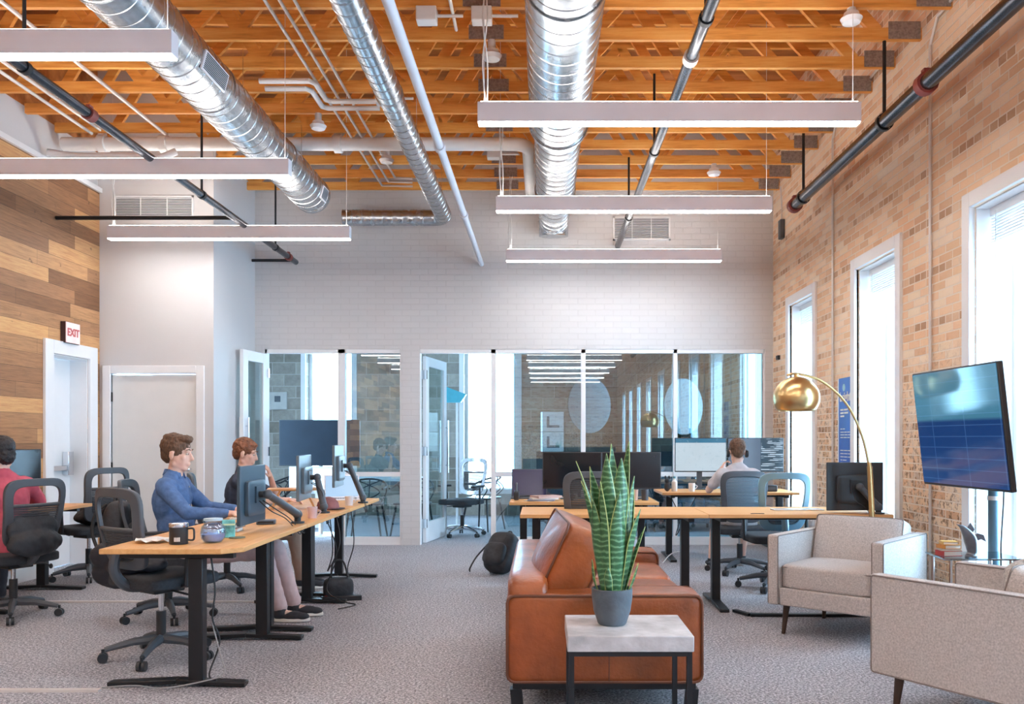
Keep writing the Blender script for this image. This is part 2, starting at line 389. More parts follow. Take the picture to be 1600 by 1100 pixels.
M['screenoff'] = mat('dark_screen', (.012,.014,.018), .12, var=.1)
# ============================================================ SETTING
def slab(x0,x1,y0,y1,z0,z1): return MB().bb(x0,x1,y0,y1,z0,z1)
struct('floor', slab(-6,3.4,-11.8,15.2,-.12,0), M['carpet'])
struct('ceiling', slab(-6,3.4,-11.8,15.2,5.25,5.4), M['deck'])
def holed(umin, umax, zmin, zmax, holes, place):
    """wall cells between the openings; place(u0,u1,z0,z1) adds a block"""
    us = sorted({umin, umax, *[h[0] for h in holes], *[h[1] for h in holes]}); zs = sorted({zmin, zmax, *[h[2] for h in holes], *[h[3] for h in holes]})
    for a, b in zip(us, us[1:]):
        run = None
        for c, d in zip(zs, zs[1:]):
            um, zm = (a+b)/2, (c+d)/2
            if any(h[0] < um < h[1] and h[2] < zm < h[3] for h in holes):
                if run: place(a,b,*run); run = None
            else: run = (run[0], d) if run else (c, d)
        if run: place(a,b,*run)
ZS, ZT = .45, 2.82
m = MB(); holed(-11.8, 15.2, 0, 5.25, [(b, a, ZS, ZT) for a, b in WINS], lambda a,b,c,d: m.bb(RX, RX+.38, a, b, c, d))
struct('wall_right', m, M['brick'])
m = MB(); holed(-11.8, 9.24, 0, 3.93, [(8.33, 9.0, 0, 2.13)], lambda a,b,c,d: m.bb(LX-.3, LX, a, b, c, d))
struct('wall_left', m, M['plank'])
struct('wall_left_upper', slab(LX-.3, LX-.02, -11.8, 9.24, 3.98, 4.36), M['white'])
struct('wall_left_gable', slab(LX-.3, LX-.02, -11.8, 9.24, 4.36, 5.25), M['deck'])
struct('trim_1', MB().bb(LX-.3, LX+.03, -11.8, 9.24, 3.93, 3.98), M['trim'])
struct('wall_near', slab(-5.04,RX+.38,-11.8,-11.55,0,5.25), brick_wall('tan_brick_near','X'))
# boxed-out corner with the closet door
m = MB(); holed(LX-.3, -3.52, 0, 5.25, [(-4.615, -3.70, 0, 2.0)], lambda a,b,c,d: m.bb(a, b, 9.24, 9.36, c, d))
m.bb(-3.64,-3.52,9.36,10.66,0,5.25)
struct('wall_closet', m, M['white'], smooth=0)
# end wall above the glazing
m = MB(); m.bb(-3.52, RX, YB, YB+.16, 2.40, 5.25); m.bb(-1.74,-1.505,YB,YB+.16,0,2.4); m.bb(-3.52,-3.40,YB,YB+.16,0,2.4); m.bb(2.72,RX,YB,YB+.16,0,2.4)
struct('wall_back', m, M['wbrick'])
# meeting room behind
m = MB(); holed(-5.04, RX, 0, 5.25, [(-4.03,-3.24,ZS,ZT),(-1.34,-.44,ZS,ZT)], lambda a,b,c,d: m.bb(a, b, 14.7, 15.05, c, d))
struct('wall_meeting_room_rear', m, M['block'])
struct('wall_meeting_room_left', slab(-5.04,-4.8,10.66,14.7,0,3.1), M['white'])
struct('ceiling_meeting_room', slab(-5.0,RX,YB+.16,14.7,3.02,3.1), M['white'])
# baseboards
struct('baseboard_closet', MB().bb(LX,-4.66,9.215,9.24,0,.13).bb(-3.65,-3.50,9.215,9.24,0,.13).bb(-3.52,-3.495,9.24,YB,0,.13), M['trim'])
struct('baseboard_left', MB().bb(LX,LX+.02,-3.5,8.15,0,.13), M['trim'])

# windows in the brick wall
def brick_window(i, a, b):
    r = sroot('window_%d' % i); t = .10
    f = MB(); x0, x1 = RX-.025, RX+.02
    f.bb(x0,x1,a-.0,a+t,ZS-.1,ZT+t); f.bb(x0,x1,b-t,b,ZS-.1,ZT+t); f.bb(x0,x1,b,a,ZT,ZT+t); f.bb(x0,x1,b,a,ZS-.1,ZS)
    # reveals
    f.bb(x1,RX+.36,a-.012,a,ZS,ZT); f.bb(x1,RX+.36,b,b+.012,ZS,ZT); f.bb(x1,RX+.36,b,a,ZT-.012,ZT); f.bb(x0-.03,RX+.36,b-.03,a+.03,ZS-.0,ZS+.025)
    f.build('window_frame', M['trim'], r, bevel=.004)
    s = MB(); X = RX+.28; e = .045
    for y in (a-e/2-.012, b+e/2+.012, (a+b)/2): s.bb(X-.02,X+.02,y-e/2,y+e/2,ZS+.02,ZT-.012)
    for z in (ZS+.05, ZT-.04): s.bb(X-.02,X+.02,b,a,z-.03,z+.03)
    s.build('sash', M['trim'], r)
    MB().bb(X-.004,X+.004,b+.01,a-.01,ZS+.02,ZT-.02).build('pane', M['wglass'], r)
    if i < 7:
        bl = MB(); bl.bb(RX+.10,RX+.16,b+.03,a-.03,ZT-.07,ZT-.014)
        for k in range(9): bl.bb(RX+.105,RX+.155,b+.035,a-.035,ZT-.09-k*.019,ZT-.083-k*.019)
        q = bl.build('blind', M['trim'], r)
        MB().tube([(RX+.09,a-.12,ZT-.05),(RX+.09,a-.12,ZT-1.3)],.003,6).build('blind_cord', M['cablew'], r)
for i, (a, b) in enumerate(WINS): brick_window(i+1, a, b)
for i, (a, b) in enumerate([(-4.03,-3.24),(-1.34,-.44)]):
    r = sroot('window_%d' % (11+i)); f = MB(); e = .06
    f.bb(a-.08,a,14.67,14.72,ZS-.08,ZT+.08); f.bb(b,b+.08,14.67,14.72,ZS-.08,ZT+.08); f.bb(a,b,14.67,14.72,ZT,ZT+.08); f.bb(a,b,14.67,14.72,ZS-.08,ZS)
    f.bb(a,a+e,14.9,14.95,ZS,ZT); f.bb(b-e,b,14.9,14.95,ZS,ZT); f.build('window_frame', M['trim'], r)
    MB().bb(a,b,14.92,14.93,ZS,ZT).build('pane', M['wglass'], r)

# emergency door in the plank wall
r = sroot('door_1')
f = MB(); f.bb(LX,LX+.03,8.19,8.33,0,2.26); f.bb(LX,LX+.03,9.0,9.15,0,2.26); f.bb(LX,LX+.03,8.33,9.0,2.13,2.26)
f.bb(LX-.25,LX,8.33,8.345,0,2.13); f.bb(LX-.25,LX,8.985,9.0,0,2.13); f.bb(LX-.25,LX,8.345,8.985,2.115,2.13)
f.build('door_frame', M['trim'], r, bevel=.004)
MB().bb(LX-.22,LX-.175,8.35,8.98,.01,2.11).build('door_leaf', M['trim'], r)
MB().bb(LX-.175,LX-.12,8.40,8.93,.98,1.03).bb(LX-.175,LX-.11,8.84,8.94,.93,1.17).build('push_bar', M['chrome'], r, bevel=.005)
# closet door
r = sroot('door_2')
f = MB(); f.bb(-4.70,-4.615,9.215,9.26,0,2.085); f.bb(-3.70,-3.615,9.215,9.26,0,2.085); f.bb(-4.615,-3.70,9.215,9.26,2.0,2.085)
f.build('door_frame', M['trim'], r, bevel=.004)
MB().bb(-4.605,-3.712,9.25,9.29,.012,1.985).build('door_leaf', M['doorw'], r)
for z in (1.75, 1.0, .25): MB().cyl((-4.61,9.243,z-.05),(-4.61,9.243,z+.05),.009,n=8).build('hinge', M['black'], r)
MB().cyl((-3.77,9.25,.98),(-3.77,9.19,.98),.012).ell((-3.77,9.17,.98),.028).build('door_knob', M['chrome'], r)
# glazing of the end wall
r = sroot('window_13'); GY = YB+.05
f = MB()
f.bb(-3.42,2.73,GY-.04,GY+.05,2.35,2.40)
for a, b in ((-3.42,-3.375),(-2.51,-2.42),(-1.75,-1.70),(-1.53,-1.495),(-.635,-.575),(.47,.525),(1.60,1.65),(2.70,2.735)): f.bb(a,b,GY-.04,GY+.05,0,2.40)
for a, b in ((-2.42,-1.75),(-.575,.47),(.525,1.60),(1.65,2.70)):
    f.bb(a,b,GY-.03,GY+.03,0,.10); f.bb(a,b,GY-.03,GY+.03,.84,.895)
f.build('window_frame', M['trim'], r, bevel=.003)
for a, b in ((-2.42,-1.75),(-.575,.47),(.525,1.60),(1.65,2.70)):
    MB().bb(a,b,GY-.005,GY+.005,.895,2.35).build('pane', M['glass'], r)
    MB().bb(a,b,GY-.005,GY+.005,.10,.84).build('pane', M['glass'], r)
def glazed_leaf(name, loc, rz, L, handle=True):
    r = sroot(name, loc); r.rotation_euler = (0,0,rz); f = MB(); e = .12; H = 2.33
    f.bb(0,e,-.022,.022,.01,H); f.bb(L-e,L,-.022,.022,.01,H); f.bb(e,L-e,-.022,.022,H-e,H); f.bb(e,L-e,-.022,.022,.01,.26)
    f.build('door_leaf', M['trim'], r, bevel=.003)
    MB().bb(e,L-e,-.004,.004,.26,H-e).build('pane', M['dglass'], r)
    for s in (-1,1):
        MB().cyl((L-.06,s*.055,.85),(L-.06,s*.055,1.55),.012,n=10).bar((L-.06,s*.02,.95),(L-.06,s*.055,.95),.015,.015).bar((L-.06,s*.02,1.45),(L-.06,s*.055,1.45),.015,.015).build('door_handle', M['chrome'], r)
    for z in (.25,1.15,2.1): MB().bb(-.02,.012,-.035,.035,z-.055,z+.055).build('hinge', M['chrome'], r)
glazed_leaf('door_3', (-3.36,YB-.07,0), math.radians(-98), .62)
glazed_leaf('door_4', (-1.47,YB+.17,0), math.radians(80), .90)

# ============================================================ ROOF TRUSSES
ORD = ['first','second','third','fourth','fifth','sixth','seventh','eighth','ninth','tenth','eleventh','twelfth','thirteenth','fourteenth','fifteenth','sixteenth','seventeenth','eighteenth','nineteenth','twentieth','twenty-first','twenty-second','twenty-third','twenty-fourth','twenty-fifth','twenty-sixth']
TZ = 4.27; XL, XR = -4.72, 2.82
t0 = thing('roof_truss', 'orange timber roof truss, first one counted from the white end wall', 'truss', (0, 10.30, 0), 0, 'timber roof trusses')
MB().bb(XL,XR,-.019,.019,TZ,TZ+.09).build('bottom_chord', M['wood'], t0)
MB().bb(XL,XR,-.019,.019,5.08,5.17).build('top_chord', M['wood'], t0)
def web_mesh(x0, x1):
    return MB().bar((x0,0,TZ+.07),(x1,0,5.10),.036,.085,(1,0,0))
x = XL+.25; k = 0; ups = True
while x < XR-.5:
    d = .46 + .12*((k*7)%3)
    a, b = (x, x+d) if ups else (x+d, x)
    web_mesh(a, b).build('web', M['wood'], t0); x += d; ups = not ups; k += 1
for gx, gw in ((XR-.13,.24),(-.42,.26),(-2.9,.2)):
    MB().bb(gx-gw/2,gx+gw/2,-.022,-.0195,TZ+.005,TZ+.135 if gx>0 else TZ+.11).bb(gx-gw/2,gx+gw/2,.0195,.022,TZ+.005,TZ+.11).build('gusset_plate', M['gusset'], t0)
for i in range(1, 19):
    dup(t0, (0, 10.30-.482*i, 0), 0, 'orange timber roof truss, %s one counted from the white end wall' % ORD[i])

# ============================================================ PENDANT LIGHTS
def pendant(x0, y, L, label, cords):
    r = thing('pendant_light', label, 'light', (x0, y, 3.315), 0, 'linear pendant lights')
    MB().bb(0,L,-.043,.043,.004,.13).build('housing', M['lampbody'], r, bevel=.003)
    MB().bb(.005,L-.005,-.039,.039,-.004,.0045).build('diffuser', M['down'], r, bevel=.004)
    MB().bb(.02,L-.02,-.034,.034,  .13,.134).build('uplight_diffuser', M['up'], r)
    for x in (.04, L-.04):
        MB().cyl((x,0,.125),(x,0,1.92),.0025,n=5).build('cable', M['cablew'], r)
    if cords:
        for dx in (0,.03): MB().tube(bez([(.05+dx*.3,0,.125),(.03+dx,0,.4),(.06-dx,.01,.7),(.04+dx,0,.97)],6),.005,6).build('power_cord', M['cablew'], r)
    return r
order = ['first','second','third','fourth','fifth','sixth','seventh','eighth','ninth','tenth']
for i in range(10):
    y = 9.80-2.135*i
    pendant(-.415, y, 2.44, 'grey linear pendant light over the sofa side, %s one counted from the glazed wall' % order[i], True)
for i in range(9):
    y = 8.72-2.08*i
    pendant(-4.38, y, 2.44, 'grey linear pendant light over the row of desks, %s one counted from the closet door' % order[i], True)

# ============================================================ DUCTS
def ridged(y0, y1, r, cx, cz, pitch=.14):
    n = int(abs(y1-y0)/pitch); pr = []
    s = 1 if y1 > y0 else -1
    for i in range(n):
        y = y0+(y1-y0)*i/n; pr += [(r, y), (r, y+s*pitch*.90), (r+.0035, y+s*pitch*.92), (r+.0035, y+s*pitch*.98)]
    pr.append((r, y1)); 
    return pr
def duct_mb(mb, secs, cx, cz):
    Mx = Matrix(((1,0,0),(0,0,1),(0,1,0)))
    pr = []
    for (y0,y1,r) in secs: pr += ridged(y0,y1,r,cx,cz)
    mb.lathe([(r, y) for r, y in pr], (cx,0,cz), 40, Mx); return mb
r = thing('air_duct', 'widest galvanised round duct, stepping down in size towards the end wall', 'duct', (.13, 10.2, 3.9), 0)
def DP(mb, name, m=M['galv'], **k): 
    o = mb.build(name, m, r, **k); return o
mb = MB(); duct_mb(mb, [(-3.4,-1,.25),(3.1-4.1,7.05-0,.235)], 0, 0)
def shift(o, d): o.location = d; return o
shift(DP(mb, 'wide_section'), (0,-10.2,0))
mb = MB(); duct_mb(mb, [(7.2,9.0,.20)], 0, 0); mb.lathe([(.235,7.05),(.24,7.06),(.24,7.1),(.2,7.22)], (0,0,0), 40, Matrix(((1,0,0),(0,0,1),(0,1,0))))
shift(DP(mb, 'middle_section'), (0,-10.2,0))
mb = MB(); duct_mb(mb, [(9.1,10.2,.175)], 0, 0); XZ = Matrix(((1,0,0),(0,0,1),(0,1,0)))
mb.lathe([(.2,9.0),(.206,9.01),(.206,9.04),(.175,9.12)], (0,0,0), 40, XZ)
mb.tube([(0,10.2,0)]+[(0,10.2+.17*math.sin(a), -.17*(1-math.cos(a))) for a in [PI/2*i/8 for i in range(1,9)]], .175, 40)
shift(DP(mb, 'narrow_section'), (0,-10.2,0))
for y, rr in ((3.2,.24),(4.9,.24),(7.06,.243),(9.02,.209)):
    mb = MB(); mb.lathe([(rr,y-.02),(rr+.006,y-.02),(rr+.006,y+.02),(rr,y+.02)], (0,0,0), 40, XZ); shift(DP(mb,'collar'), (0,-10.2,0))
for y in (4.0,5.9,8.1,9.7):
    mb = MB(); [mb.cyl((s*.21,y,-.02),(s*.21,y,.38),.003,n=5) for s in (-1,1)]; shift(DP(mb,'hanger_wire', M['chrome']), (0,-10.2,0))

r = thing('air_duct', 'galvanised spiral duct above the row of desks, ending in a side grille', 'duct', (-2.46, 9.2, 3.9), 0)
mb = MB(); duct_mb(mb, [(-3.4,9.15,.19)], 0, 0); mb.lathe([(.19,9.15),(.195,9.17),(.195,9.22),(.0001,9.23)], (0,0,0), 40, XZ)
shift(DP(mb,'duct_body'), (0,-9.2,0))
def register(y, ang, L=.42):
    Mr = rot('Y', ang); g = MB()
    c = Mr @ Vector((.192,0,0)); g.box((c.x,y,c.z),(.012,L,.13),Mr)
    o = shift(DP(g,'grille', M['lampbody']), (0,-9.2,0))
    g = MB()
    for k in range(9):
        z = -.05+k*.0125; q = Mr @ Vector((.200,0,z)); g.box((q.x,y,q.z),(.006,L-.04,.006),Mr)
    g2 = g.build('louvre', M['greyplastic'], o)
register(6.0, 15); register(9.0, 15, .22)
for y in (3.3,4.8,6.4,8.0):
    mb = MB(); mb.lathe([(.19,y-.025),(.198,y-.025),(.198,y+.025),(.19,y+.025)], (0,0,0), 40, XZ); shift(DP(mb,'collar'), (0,-9.2,0))
    mb = MB(); [mb.cyl((s*.17,y+.2,0),(s*.17,y+.2,.38),.003,n=5) for s in (-1,1)]; shift(DP(mb,'hanger_wire', M['chrome']), (0,-9.2,0))

r = thing('air_duct', 'thin galvanised duct with an elbow turning along the end wall', 'duct', (-1.17, 10.2, 3.93), 0)
mb = MB(); duct_mb(mb, [(-3.4,6.6,.10),(6.6,10.14,.095)], 0, 0)
mb.tube([(0,10.14,0)]+[(-.13*(1-math.cos(a)), 10.14+.13*math.sin(a), 0) for a in [PI/2*i/6 for i in range(1,7)]], .096, 28)
shift(DP(mb,'duct_body'), (0,-10.2,0))
Mxx = Matrix(((0,0,1),(0,1,0),(1,0,0)))
mb = MB(); pr = []
for i in range(9): x = -.13-i*.12; pr += [(.095,x),(.095,x-.1),(.1,x-.11)]
mb.lathe(pr, (0,.07,0), 28, Mxx); DP(mb,'elbow_run')
for y in (3.6,5.0,7.4,9.2):
    mb = MB(); [mb.cyl((s*.09,y,-.0),(s*.09,y,.36),.0025,n=5) for s in (-1,1)]; shift(DP(mb,'hanger_wire', M['chrome']), (0,-10.2,0))
for y in (6.6,): 
    mb = MB(); mb.lathe([(.1,y-.03),(.108,y-.03),(.108,y+.03),(.1,y+.03)], (0,0,0), 28, XZ); shift(DP(mb,'collar'), (0,-10.2,0))

# ============================================================ PIPES
def pipe(name, label, pts, rad, m, cat='pipe', n=14, rings=(), ringm=None, hang=()):
    p0 = Vector(pts[0]); r = thing(name, label, cat, p0)
    MB().tube([Vector(p)-p0 for p in pts], rad, n).build('pipe_run', m, r)
    for q in rings:
        q = Vector(q)-p0; d = (Vector(pts[1])-Vector(pts[0])).normalized()
        MB().cyl(q-d*.035, q+d*.035, rad*1.35, n=n).box(q+Vector((0,0,rad*1.5)),(rad*.8,.05,rad*.5)).build('coupling', ringm or M['red'], r)
    for q in hang:
        q = Vector(q)-p0
        MB().cyl(q, q+Vector((0,0,4.30-(q.z+p0.z))), .014 if rad > .05 else .011, n=8).lathe([(rad*1.06,-.02),(rad*1.2,-.02),(rad*1.2,.02),(rad*1.06,.02)], q, 20, XZ).build('hanger_rod', M['black'], r)
    return r
pipe('sprinkler_pipe', 'thick black steel pipe along the brick wall with red couplings', [(2.55,-3.4,3.665),(2.55,8.78,3.665)], .055, M['blackpipe'], rings=[(2.55,5.75,3.665),(2.55,8.74,3.665)], hang=[(2.55,6.45,3.665),(2.55,8.45,3.665),(2.55,4.0,3.665)])
pipe('sprinkler_pipe', 'black steel pipe running between the two pale rows of lamps beside the widest duct', [(.917,-3.4,3.66),(.917,10.56,3.66)], .036, M['blackpipe'], rings=[(.917,5.35,3.66)], ringm=M['cpipe'], hang=[(.917,4.85,3.66),(.917,7.1,3.66),(.917,9.2,3.66)])
pipe('sprinkler_pipe', 'black steel pipe over the desks running beside the plank wall', [(-3.0,-3.4,3.45),(-3.0,10.5,3.45)], .033, M['blackpipe'], rings=[(-3.0,5.72,3.45),(-3.0,10.2,3.45)], hang=[(-3.0,5.0,3.45),(-3.0,7.6,3.45),(-3.0,9.7,3.45)])
pipe('branch_pipe', 'black branch pipe crossing from the plank wall in front of the vent', [(LX+.01,8.4,3.45),(-3.035,8.4,3.45)], .02, M['black'])
pipe('branch_pipe', 'short black branch pipe beside the closet corner high up', [(-3.50,10.4,3.45),(-3.035,10.4,3.45)], .018, M['black'])
pipe('drain_pipe', 'slim pale blue pipe ending in a spray head against the end wall', [(-.76,-3.4,3.43),(-.745,10.52,3.43)], .03, M['bpipe'], rings=[(-.752,6.3,3.43),(-.75,8.2,3.43)], ringm=M['bpipe'])
mp = [(LX+.05,8.45,4.185),(-.30,8.45,4.185)] + [(-.30+.16*math.sin(a), 8.45+.16*(1-math.cos(a)), 4.185) for a in [PI/2*i/6 for i in range(1,7)]] + [(-.14,10.35,4.185)]
r = pipe('drain_pipe', 'wide white drain pipe crossing under the trusses with a bend by the widest duct', mp, .066, M['wpipe'], rings=[(-4.3,8.45,4.185),(-3.7,8.45,4.185),(-2.0,8.45,4.185)], ringm=M['wpipe'])
pipe('drain_pipe', 'smaller white pipe bending down into the wide drain pipe above the planks', bez([(LX+.04,8.2,4.02),(-4.45,8.25,4.0),(-4.0,8.25,4.0),(-3.72,8.27,3.98),(-3.55,8.36,4.08)],6), .036, M['wpipe'])
for i, x in enumerate((-1.86,-1.76,-1.66)):
    pipe('conduit', ['pale conduit above the desks, furthest from the thin duct of three', 'pale conduit above the desks, middle of three', 'pale conduit above the desks, nearest the thin duct of three'][i],
         [(x,-3.4,4.235),(x,9.7+.15*(2-i),4.235),(x+.35-.08*i,9.74+.15*(2-i),4.235)], .012, M['cpipe'], 'conduit', 8)
pipe('conduit', 'pale conduit beside the galvanised duct nearest the planks', [(-3.63,-3.4,4.235),(-3.63,8.3,4.235)], .016, M['cpipe'], 'conduit', 8)
pipe('conduit', 'pale conduit close above the planks, upper of two', [(-4.2,-3.4,4.235),(-4.2,8.2,4.235)], .014, M['cpipe'], 'conduit', 8)
pipe('conduit', 'pale conduit close above the planks, lower of two', [(-4.28,-3.4,4.20),(-4.28,8.2,4.20)], .014, M['cpipe'], 'conduit', 8)
pipe('conduit', 'pale conduit joining a junction box beside the thin duct', [(-.62,-3.4,4.235),(-.62,6.2,4.235)], .012, M['cpipe'], 'conduit', 8)
for k, (y, z) in enumerate(((6.95,4.18),(7.10,4.18))):
    pipe('water_pipe', ['white water pipe with a double bend, nearer of the pair','white water pipe with a double bend, farther of the pair'][k],
         [(-2.28,y,z),(-1.88-.07*k,y,z),(-1.84-.07*k,y+.05,z),(-1.84-.07*k,y+.38,z),(-1.80-.07*k,y+.42,z),(-1.42,y+.42,z)], .022, M['wpipe'], 'pipe', 10)
for (px, x, y) in ((0,-.80,5.962),(1,-.42,5.962),(2,-1.36,7.408),(3,-.5,8.854)):
    r = thing('junction_box', ['white junction box at the end of the conduit by the thin duct','white junction box beside the widest duct under the trusses','white junction box near the double bend pipes','white junction box farthest back near the end wall'][px], 'junction box', (x,y,4.22))
    MB().box((0,0,0),(.14,.1,.1)).build('box_body', M['wpipe'], r, bevel=.006); MB().cyl((.07,0,0),(.25,0,0),.012,n=8).build('conduit_stub', M['cpipe'], r)
for i, (x,y,z) in enumerate(((2.13,5.962,4.20),(-.38,6.444,4.16),(-1.6,8.854,4.16),(-2.05,7.89,4.16),(1.85,9.336,4.18),(-.5,4.516,4.16))):
    r = thing('smoke_detector', ['round white detector under the trusses near the brick wall','round white detector beside the widest duct','round white detector between the thin duct and the conduits','round white detector beyond the galvanised duct over the desks','round white detector near the meeting of brick and end wall','round white detector close to the camera beside the widest duct'][i], 'detector', (x,y,z))
    MB().lathe([(.0,.04),(.05,.04),(.055,.02),(.075,.0),(.06,-.03),(.0,-.045)], (0,0,0), 24).build('sensor_head', M['trim'], r)
    MB().cyl((0,0,.04),(0,0,4.272-z),.03,n=12).build('mount', M['wpipe'], r)
# grilles
def wall_vent(x0,x1,y,z0,z1,label):
    r = thing('air_vent', label, 'vent', ((x0+x1)/2, y, z0)); w_ = x1-x0; h = z1-z0
    MB().bb(-w_/2,w_/2,-.012,0,0,.02).bb(-w_/2,w_/2,-.012,0,h-.02,h).bb(-w_/2,-w_/2+.02,-.012,0,0,h).bb(w_/2-.02,w_/2,-.012,0,0,h).bb(-w_/6-.004,-w_/6+.004,-.012,0,0,h).bb(w_/6-.004,w_/6+.004,-.012,0,0,h).build('frame', M['trim'], r)
    s = MB(); n = int(h/.021)
    for k in range(n): s.box((0,-.006,.02+(h-.04)*(k+.5)/n),(w_-.04,.016,.005),rot('X',35))
    s.build('slat', M['trim'], r); MB().bb(-w_/2+.01,w_/2-.01,-.0015,-.0005,.01,h-.01).build('backing', M['greyplastic'], r)
wall_vent(-4.58,-3.73,9.238,3.66,3.90,'white slatted air vent high above the closet door')
wall_vent(.86,1.56,YB-.002,3.73,4.02,'white slatted air vent high on the end wall')
# wall conduits and fittings on the brick
for i,(y,z0,z1) in enumerate(((8.35,.72,4.2),(6.25,.0,4.15))):
    pipe('wall_conduit', ['thin vertical conduit on brick between the two narrow far windows','thin vertical conduit on brick behind the wall screen'][i], [(RX-.018,y,z0),(RX-.018,y,z1),(RX-.018,y-.12,z1+.15),(RX-.018,y-1.2,z1+.2)], .011, M['cpipe'], 'conduit', 8)
r = thing('switch_box', 'grey electrical switch box high in the brick corner', 'electrical box', (RX-.03,10.1,3.75)); MB().box((0,0,0),(.05,.1,.22)).build('box_body', M['greyplastic'], r, bevel=.005)
MB().tube(bez([(0,0,.1),(.01,.02,.3),(-.02,-.02,.5)],5),.008,6).build('feed_cable', M['cpipe'], r)
r = thing('wall_switch', 'dark wall switch on the edge of the brick wall', 'switch', (RX-.015,10.3,2.27)); MB().box((0,0,0),(.03,.08,.05)).build('plate', M['blackplastic'], r); MB().box((-.018,0,0),(.008,.03,.02)).build('toggle', M['greyplastic'], r)
r = thing('light_switch', 'white light switch on the planks beside the emergency door', 'switch', (LX+.006,8.02,1.12)); MB().box((0,0,0),(.01,.08,.125)).build('plate', M['trim'], r, bevel=.002); MB().box((.007,0,0),(.006,.03,.06)).build('rocker', M['paper'], r)
# exit sign
r = thing('exit_sign', 'EXIT sign with pink face on the planks above the emergency door', 'sign', (LX, 8.62, 2.25))
MB().bb(0,.05,-.13,.13,0,.21).build('housing', mat('sign_side',(.05,.02,.02),.5), r, bevel=.003)
MB().bb(.05,.056,-.125,.125,.005,.205).build('face', mat('sign_face',(.86,.62,.60),.4,emis=(1,.6,.58),es=.15), r)
text_mesh('EXIT', .105, mat('sign_red',(.55,.13,.13),.5), 'lettering', r, (.058,0,.105), (PI/2,0,PI/2), bold=True)
# floor raceways
r = tag(MB().bb(-5.2,-2.28,4.43,4.47,0,.012).build('floor_raceway', M['cpipe']), 'pale flat cable raceway on carpet ending at the nearest desk foot', 'cable raceway')
r.name = 'floor_raceway'
tag(MB().bb(-4.6,-2.0,6.86,6.89,0,.012).build('floor_raceway', M['cpipe']), 'pale flat cable raceway crossing the carpet behind the seated men', 'cable raceway')
# ============================================================ LOUNGE
def leather_box(name, c, d, r, par, m=None, rad=.16, b=(.02,.02,.03), n=12):
    return MB().pad(c, d, rad, b, n=n).build(name, m or M['leather'], par, smooth=60)
def piping(pts, par, rad=.006, m=None, name='piping'):
    return MB().tube(pts, rad, 6).build(name, m or M['leatherp'], par)
def loop(c, dx, dy, r=.03, ax='z'):
    """rounded rectangle of points in the plane across ax"""
    out = []
    for sx, sy, a0 in ((1,1,0),(-1,1,90),(-1,-1,180),(1,-1,270)):
        for k in range(4):
            a = math.radians(a0+30*k); out.append((sx*(dx/2-r)+r*math.cos(a), sy*(dy/2-r)+r*math.sin(a)))
    out.append(out[0]); c = Vector(c)
    f = {'z':lambda u,v:(u,v,0),'y':lambda u,v:(u,0,v),'x':lambda u,v:(0,u,v)}[ax]
    return [c+Vector(f(u,v)) for u,v in out]
SX0, SX1, SY0, SY1 = -.172, .755, 4.06, 5.86
s = thing('sofa', 'cognac brown leather sofa with dark piping and loose back cushion', 'sofa', ((SX0+SX1)/2, (SY0+SY1)/2, 0))
W = SX1-SX0; D = SY1-SY0
def arm(sy):
    y = sy*(D/2-.12)
    a = leather_box('armrest', (0,y,.36), (W,.25,.42), 0, s, rad=.10, b=(.008,.02,.01), n=14)
    for yy in (y-.122, y+.122):
        piping(loop((0,yy,.36), W-.01, .405, .035, 'y'), a, .007)
    piping([(.02,y-.125,.16),(.02,y-.129,.36),(.02,y-.125,.56)], a, .0025)
arm(-1); arm(1)
leather_box('seat_base', (.03,0,.27), (W-.12,D-.46,.2), 0, s, rad=.08)
for y in (-.335,.335):
    c = leather_box('seat_cushion', (.09,y,.42), (W-.2,.665,.17), 0, s, rad=.16, b=(.02,.02,.12))
    piping(loop((.09,y,.475), W-.225, .64, .05), c, .006)
b = leather_box('backrest', (-W/2+.10,0,.42), (.2,D-.03,.44), 0, s, rad=.18, b=(.02,.01,.03), n=14)
Mt = rot('Y', 24) @ rot('Z', 6)
cu = MB().pad((-W/2+.285,-.42,.665), (.22,.68,.44), .22, (.35,.02,.02), Mt, n=16).build('back_cushion', M['leather'], s, smooth=70)
def tloop(c, dx, dy, off, Mt): return [Vector(c)+Mt@Vector(p) for p in loop((off,0,0), dx, dy, .05, 'x')]
for off in (.108,-.108): piping(tloop((-W/2+.285,-.42,.665), .655, .42, off, Mt), cu, .006)
cu = MB().pad((-W/2+.275,.36,.62), (.2,.68,.42), .22, (.3,.02,.02), rot('Y',20), n=14).build('back_cushion', M['leather'], s, smooth=70)
piping(tloop((-W/2+.275,.36,.62), .655, .40, .098, rot('Y',20)), cu, .006)
f = MB().bb(-W/2+.03,W/2-.03,-D/2+.03,D/2-.03,.115,.155); f.build('base_frame', M['black'], s)
for sx in (-1,1):
    for sy in (-1,1):
        MB().bar((sx*(W/2-.045),sy*(D/2-.045),.12),(sx*(W/2-.055),sy*(D/2-.05),0),.055,.055,(0,1,0)).build('leg', M['black'], s)

# end table with concrete top
t = thing('end_table', 'small end table with concrete slab top on thin black metal frame', 'side table', (.1+.2575, 3.72, 0))
MB().box((0,0,.4675),(.515,.43,.065)).build('tabletop', M['concrete'], t, bevel=.004)
fr = MB()
for sy in (-1,1): fr.bar((-.24,sy*.195,.425),(.24,sy*.195,.425),.02,.02)
for sx in (-1,1): fr.bar((sx*.24,-.205,.425),(sx*.24,.205,.425),.02,.02)
fr.build('frame', M['black'], t)
for sx in (-1,1):
    for sy in (-1,1): MB().bb(sx*.24-.011,sx*.24+.011,sy*.195-.011,sy*.195+.011,0,.435).build('leg', M['black'], t)
